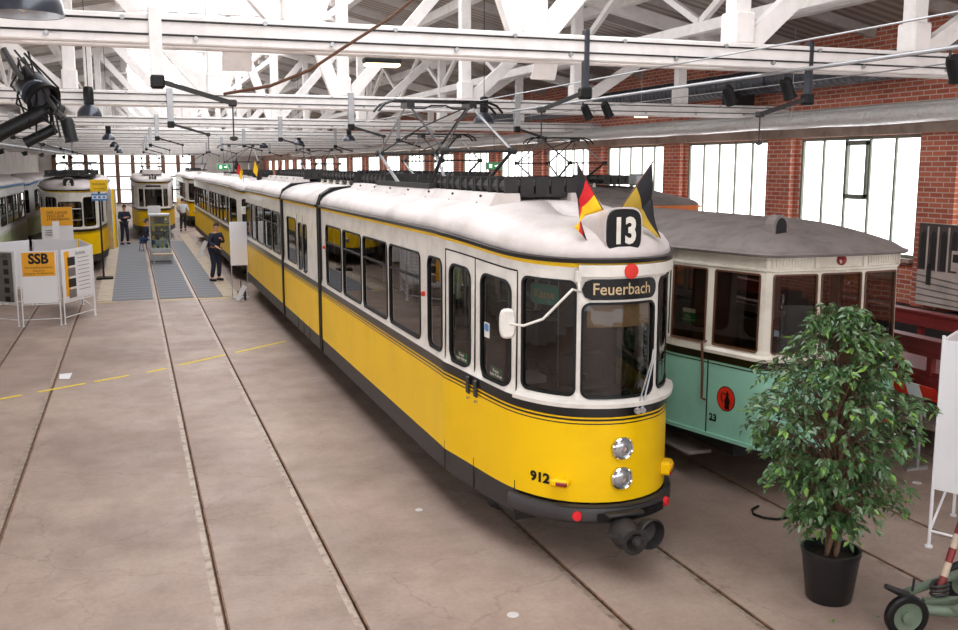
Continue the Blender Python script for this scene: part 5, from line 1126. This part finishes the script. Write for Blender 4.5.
person(.36, 42.6, 0.1, 'person in blue jeans sitting behind the display case', M['navy'], M['jeans'], 'sit').location.z += .009
t = empty('stool', (.36, 42.6, .009), 'small dark stool under the seated person in jeans', 'stool'); MB().lathe((.34, 42.6, .30), [(0, .0), (.16, 0), (.16, .035), (0, .04)], 16).build('seat', M['wood'], t); 
for a in range(4): MB().bar((.34+.1*math.cos(a*PI/2), 42.6+.1*math.sin(a*PI/2), .30), (.34+.15*math.cos(a*PI/2), 42.6+.15*math.sin(a*PI/2), 0), .025, .025).build('leg', M['wood'], t)
# ---------------------------------------------------------------- right side: mural, flat wagon, barrier, broom, white board, bogie
t = empty('mural', (11.2, 11.0, 2.0), 'large black and white photo print of a tram passing a colonnade, by the brick wall', 'photo print')
mx = 11.30; MB().bx(mx-.02, mx+.03, 8.2, 11.66, 1.38, 2.62).build('print', M['sepial'], t)
MB().bx(mx-.03, mx-.02, 8.2, 11.66, 1.92, 2.62).build('dark_upper_part', M['sepia'], t)
for k in range(14):
    y = 11.62-.20*k; zt = 2.42+.01*k; a = [(y-.11, 1.94), (y-.11, zt), (y-.09, zt+.06), (y-.055, zt+.085), (y-.02, zt+.06), (y, zt), (y, 1.94)]
    MB().add([(mx-.033, p, q) for p, q in a], [tuple(range(7))]).build('arch', M['ink'], t); MB().bx(mx-.036, mx-.031, y-.155, y-.125, 1.90, 2.58).build('column', M['sepial'], t)
for k in range(5): MB().bar((mx-.025, 11.7, 1.44+.1*k), (mx-.025, 8.3, 1.40+.04*k), .006, .02).build('street_line', M['pgrey'], t)
MB().bx(mx-.04, mx-.03, 11.38, 11.46, 1.70, 1.98).lathe((mx-.035, 11.42, 2.0), [(0, -.03), (.03, 0), (0, .03)], 8).build('printed_figure', M['ink'], t); MB().bx(mx-.04, mx-.03, 10.6, 11.0, 1.95, 2.25).build('printed_tram', M['sepial'], t); MB().bx(mx-.045, mx-.035, 10.63, 10.97, 2.08, 2.2).build('printed_window', M['ink'], t)
t = empty('flat_wagon', (9.45, 11.5, 0), 'dark red flat wagon with folded gear beside the brick wall', 'wagon')
for x in (8.62, 10.2): MB().bar((x, 8.0, 1.40), (x, 15.3, 1.40), .12, .16, bev=.01).bx(x-.09, x+.09, 8.0, 15.3, 1.47, 1.50).bx(x-.09, x+.09, 8.0, 15.3, 1.30, 1.33).build('side_beam', M['redp'], t)
for x in (8.6, 10.25): MB().bar((x, 8.0, .98), (x, 15.3, .98), .10, .16, bev=.01).build('lower_beam', M['redp'], t)
MB().bx(8.6, 10.25, 8.0, 15.3, 1.06, 1.12).build('deck', M['redp'], t)
for y in (8.6, 10.4, 12.2, 14.0):
    for x in (8.62, 10.2): MB().bar((x, y, 1.0), (x, y, 1.4), .07, .07).build('upright', M['redp'], t)
    MB().lathe((8.55, y+.4, 1.18), [(0, -.03), (.035, -.03), (.035, .03), (0, .03)], 8, (1, 0, 0)).build('lamp', M['orange'], t)
for y in (12.2, 14.6): wheelset(t, 9.45, y)
MB().bx(9.0, 9.9, 11.3, 15.0, .45, .93).build('underframe', M['under'], t)
t = empty('barrier', (8.35, 10.5, 0), 'red and white striped barrier board below the dark red wagon', 'barrier'); ya = 8.2; k = 0
m = MB()
while ya < 13.2: m.use(M['red'] if k % 2 == 0 else M['panel']).add([(8.36, ya, .86), (8.36, ya+.22, .86), (8.36, ya+.30, 1.0), (8.36, ya+.08, 1.0), (8.39, ya, .86), (8.39, ya+.22, .86), (8.39, ya+.30, 1.0), (8.39, ya+.08, 1.0)], [(0, 1, 2, 3), (4, 5, 6, 7), (0, 1, 5, 4), (3, 2, 6, 7)]); ya += .22; k += 1
m.build('striped_board', None, t)
for y in (8.5, 10.6, 12.9): MB().bx(8.39, 8.43, y-.02, y+.02, 0, .98).bx(8.25, 8.55, y-.03, y+.03, 0, .03).build('stand', M['galv'], t)
t = empty('low_platform', (9.5, 9.6, 0), 'low grey platform under the near end of the red wagon, broom lying on it', 'platform'); MB().bx(8.75, 10.25, 8.3, 11.1, .38, .46, .01).build('top', M['lintel'], t)
for x in (8.85, 10.15):
    for y in (8.4, 11.0): MB().bx(x-.04, x+.04, y-.04, y+.04, 0, .38).build('leg', M['dark'], t)
t = empty('broom', (9.5, 9.6, .46), 'wide wooden broom lying on the low platform behind the fig tree', 'broom'); pa = at(900, 372, Z=.52); pb = at(927, 394, Z=.52); dd = (pb-pa).normalized()
MB().tube([pa-dd*.3, pb], .013, 8).build('handle', M['rafter'], t); sd = Vector((-dd.y, dd.x, 0)); MB().bar(pb-sd*.17, pb+sd*.17, .06, .03).build('head', M['wood'], t); MB().bar(pb-sd*.17+dd*.03-Vector((0, 0, .03)), pb+sd*.17+dd*.03-Vector((0, 0, .03)), .10, .05).build('bristles', M['tape'], t)
t = empty('white_board', (6.9, 6.3, 0), 'large white board on thin white tube legs at the right edge', 'display board')
wa = Vector((6.76, 6.62, 0)); wd = Vector((.42, -.91, 0)).normalized(); wb = wa+wd*1.3; Zv = Vector((0, 0, 1)); nn = Vector((-wd.y, wd.x, 0))
MB().box((wa+wb)/2+Zv*1.25, (1.28, .02, 1.38), Matrix((wd, nn, Zv)).transposed(), .004).build('panel', M['panel'], t)
for p in (wa, wb): MB().tube([p, p+Zv*1.98], .015, 8).lathe(p, [(0, 0), (.035, 0), (.035, .02), (.015, .02)], 10).build('post', M['panel'], t)
wc = wa+Vector((.85, .55, 0)); MB().tube([wa+Zv*.16, wb+Zv*.16], .012, 6).build('rail', M['panel'], t); MB().tube([wc, wc+Zv*1.95], .015, 8).lathe(wc, [(0, 0), (.03, 0), (.03, .02)], 8).build('post', M['panel'], t); MB().tube([wa+Zv*1.94, wc+Zv*1.94], .012, 6).tube([wa+Zv*.16, wc+Zv*.56], .012, 6).build('brace', M['panel'], t)
MB().box((wa+wc)/2+Zv*1.25, ((wc-wa).length-.04, .02, 1.38), Matrix(((wc-wa).normalized(), Vector((-(wc-wa).normalized().y, (wc-wa).normalized().x, 0)), Zv)).transposed(), .004).build('side_panel', M['panel'], t)
t = empty('track_trolley', (5.7, 5.1, 0), 'grey green trolley with black tyred wheel and red and white pole, bottom right corner', 'trolley')
wp = Vector((5.27, 5.32, .165)); ax = Vector((.60, -.80, 0)).normalized(); fwd = Vector((.80, .60, 0))
def twheel(p): 
    o = MB().lathe(p, [(.115, -.035), (.15, -.035), (.165, -.02), (.165, .02), (.15, .035), (.115, .035), (.115, -.035)], 28, ax).build('tyre', M['rubber'], t, smooth=True); MB().lathe(p, [(.12, -.02), (.10, -.01), (.05, -.01), (.045, -.04), (.02, -.045), (0, -.045)], 24, ax).lathe(p, [(.12, .02), (.1, .01), (.05, .01), (.045, .04), (0, .045)], 24, ax).build('wheel_rim', M['ggreen'], t, smooth=True)
ax = Vector((-.25, -.97, 0)).normalized(); twheel(wp); twheel(wp+Vector((.9, .35, 0)))
e1 = wp+Vector((.05, .02, .05)); MB().tube([wp+Vector((-.0, .12, .02)), wp+Vector((.55, -.28, .04))], .04, 10).build('axle_tube', M['ggreen'], t, smooth=True)
MB().tube([wp+Vector((.08, .14, .10)), wp+Vector((.75, .25, .12))], .035, 10).tube([wp+Vector((.3, -.15, .06)), wp+Vector((1.0, .1, .08))], .03, 10).bar(wp+Vector((.2, .05, .06)), wp+Vector((.9, -.15, .06)), .05, .05).build('frame', M['ggreen'], t, smooth=True)
MB().tube([wp+Vector((-.10, .12, .20)), wp+Vector((.02, .10, .14)), wp+Vector((.1, .1, .12))], [.02, .03, .02], 8).build('grip', M['dark'], t); MB().tube([wp+Vector((.16, .12, .12)), wp+Vector((.17, .12, .22))], .01, 6).build('pin', M['dark'], t)
ps = wp+Vector((.36, .06, .12)); pe = ps+Vector((.26, .05, .62)); m = MB(); K = 6
for i in range(K): m.use(M['redp'] if i % 2 == 0 else M['tape']).tube([ps+(pe-ps)*(i/K), ps+(pe-ps)*((i+1)/K)], .028, 10)
m.build('striped_pole', None, t, smooth=True)
for q in range(3): MB().tube([ps+Vector((.065*math.cos(a*PI/5), .05*math.sin(a*PI/5), -.02+.035*q+.01*math.sin(a))) for a in range(10)], .014, 6, closed=True).build('chain_loop', M['dark'], t)
# ---------------------------------------------------------------- potted fig
random.seed(11)
PX0, PY0 = 5.17, 6.05
t = empty('potted_fig', (PX0, PY0, 0), 'tall bushy weeping fig in a black pot in front of the pale green tram', 'potted plant')
MB().lathe((PX0, PY0, 0), [(0, .0), (.165, .0), (.18, .02), (.225, .38), (.235, .40), (.235, .43), (.215, .43), (.205, .36), (0, .36)], 36).build('pot', M['pot'], t, smooth=True)
MB().lathe((PX0, PY0, .36), [(.205, 0), (.12, .015), (0, .02)], 20).build('soil', M['soil'], t)
br = MB(); tips = []
def env(z):
    for (z0, r0), (z1, r1) in zip(EV, EV[1:]):
        if z0 <= z <= z1: return r0+(r1-r0)*(z-z0)/(z1-z0)
    return .05
EV = [(.45, .10), (.7, .22), (.95, .44), (1.25, .56), (1.6, .60), (1.9, .52), (2.15, .36), (2.32, .22), (2.46, .08)]
for k in range(4):
    a = k*1.6; p = Vector((PX0+.05*math.cos(a), PY0+.05*math.sin(a), .37)); pts = [p]; z = .37
    while z < 2.0: z += .16; a += .5; pts.append(Vector((PX0+(.04+.05*(z-.4))*math.cos(a)+.02, PY0+(.04+.05*(z-.4))*math.sin(a), z)))
    br.tube(pts, [.020-.014*i/len(pts) for i in range(len(pts))], 7)
leaf, leaf2 = MB(), MB()
def add_leaf(p, d, L, mb):
    d = d.normalized(); s = d.cross(Vector((0, 0, 1))); s = s.normalized() if s.length > .1 else Vector((1, 0, 0)); s = (s+Vector((random.uniform(-.5, .5), random.uniform(-.5, .5), random.uniform(-.5, .5)))).normalized(); u = s.cross(d).normalized(); w_ = L*.29
    a = p; b = p+d*L*.35+s*w_+u*.006; c = p+d*L*.35-s*w_+u*.006; m = p+d*L*.4-u*.004; b2 = p+d*L*.7+s*w_*.65; c2 = p+d*L*.7-s*w_*.65; m2 = p+d*L*.72-u*.006; e = p+d*L-Vector((0, 0, L*.12))
    mb.add([a, b, c, m, b2, c2, m2, e], [(0, 1, 3), (0, 3, 2), (1, 4, 6, 3), (3, 6, 5, 2), (4, 7, 6), (6, 7, 5)])
for k in range(400):
    z = random.uniform(.62, 2.42)**1.0; z = z if random.random() > .1 else random.uniform(1.2, 2.0); a = random.uniform(0, 2*PI); R_ = env(z)*.94*random.choice((random.uniform(.4, 1.0), random.uniform(.8, 1.22)))
    zs = max(.55, z-random.uniform(.15, .35)-R_*.25); s0 = Vector((PX0+.03*math.cos(a), PY0+.03*math.sin(a), min(zs, 2.0))); end = Vector((PX0-.03+R_*math.cos(a), PY0+R_*math.sin(a), z)); mid = (s0+end)/2+Vector((0, 0, .10)); tip = end+Vector((math.cos(a)*.10, math.sin(a)*.10, -random.uniform(.05, .16)))
    br.tube([s0, mid, end, tip], [.006, .004, .0025, .001], 4, False)
    path = [s0, mid, end, tip]
    for q in range(17):
        f = .9+2.1*(q/18)**.9; i = min(2, int(f)); p = path[i]+(path[i+1]-path[i])*(f-i); d = Vector((math.cos(a)*.5+random.uniform(-.9, .9), math.sin(a)*.5+random.uniform(-.9, .9), random.uniform(-1.0, .15)))
        outer = q > 13 and random.random() < .3; add_leaf(p+Vector((random.uniform(-.02, .02),)*3), d, random.uniform(.048, .085), leaf2 if outer else leaf)
br.build('stems', M['bark'], t, smooth=True)
o = leaf.build('foliage', M['leaf'], t); o2 = leaf2.build('young_leaves', M['leaf2'], t)
for p, nm in (((4.95, 5.72), 'left'), ((5.3, 5.62), 'right')):
    m = MB(); add_leaf(Vector((p[0], p[1], .008)), Vector((random.uniform(-1, 1), random.uniform(-1, 1), 0)), .06, m); tag(m.build('fallen_leaf', M['leaf2']), 'fallen yellow leaf on the floor in front of the black pot, the %s one' % nm, 'leaf', 'fallen leaves by the pot')
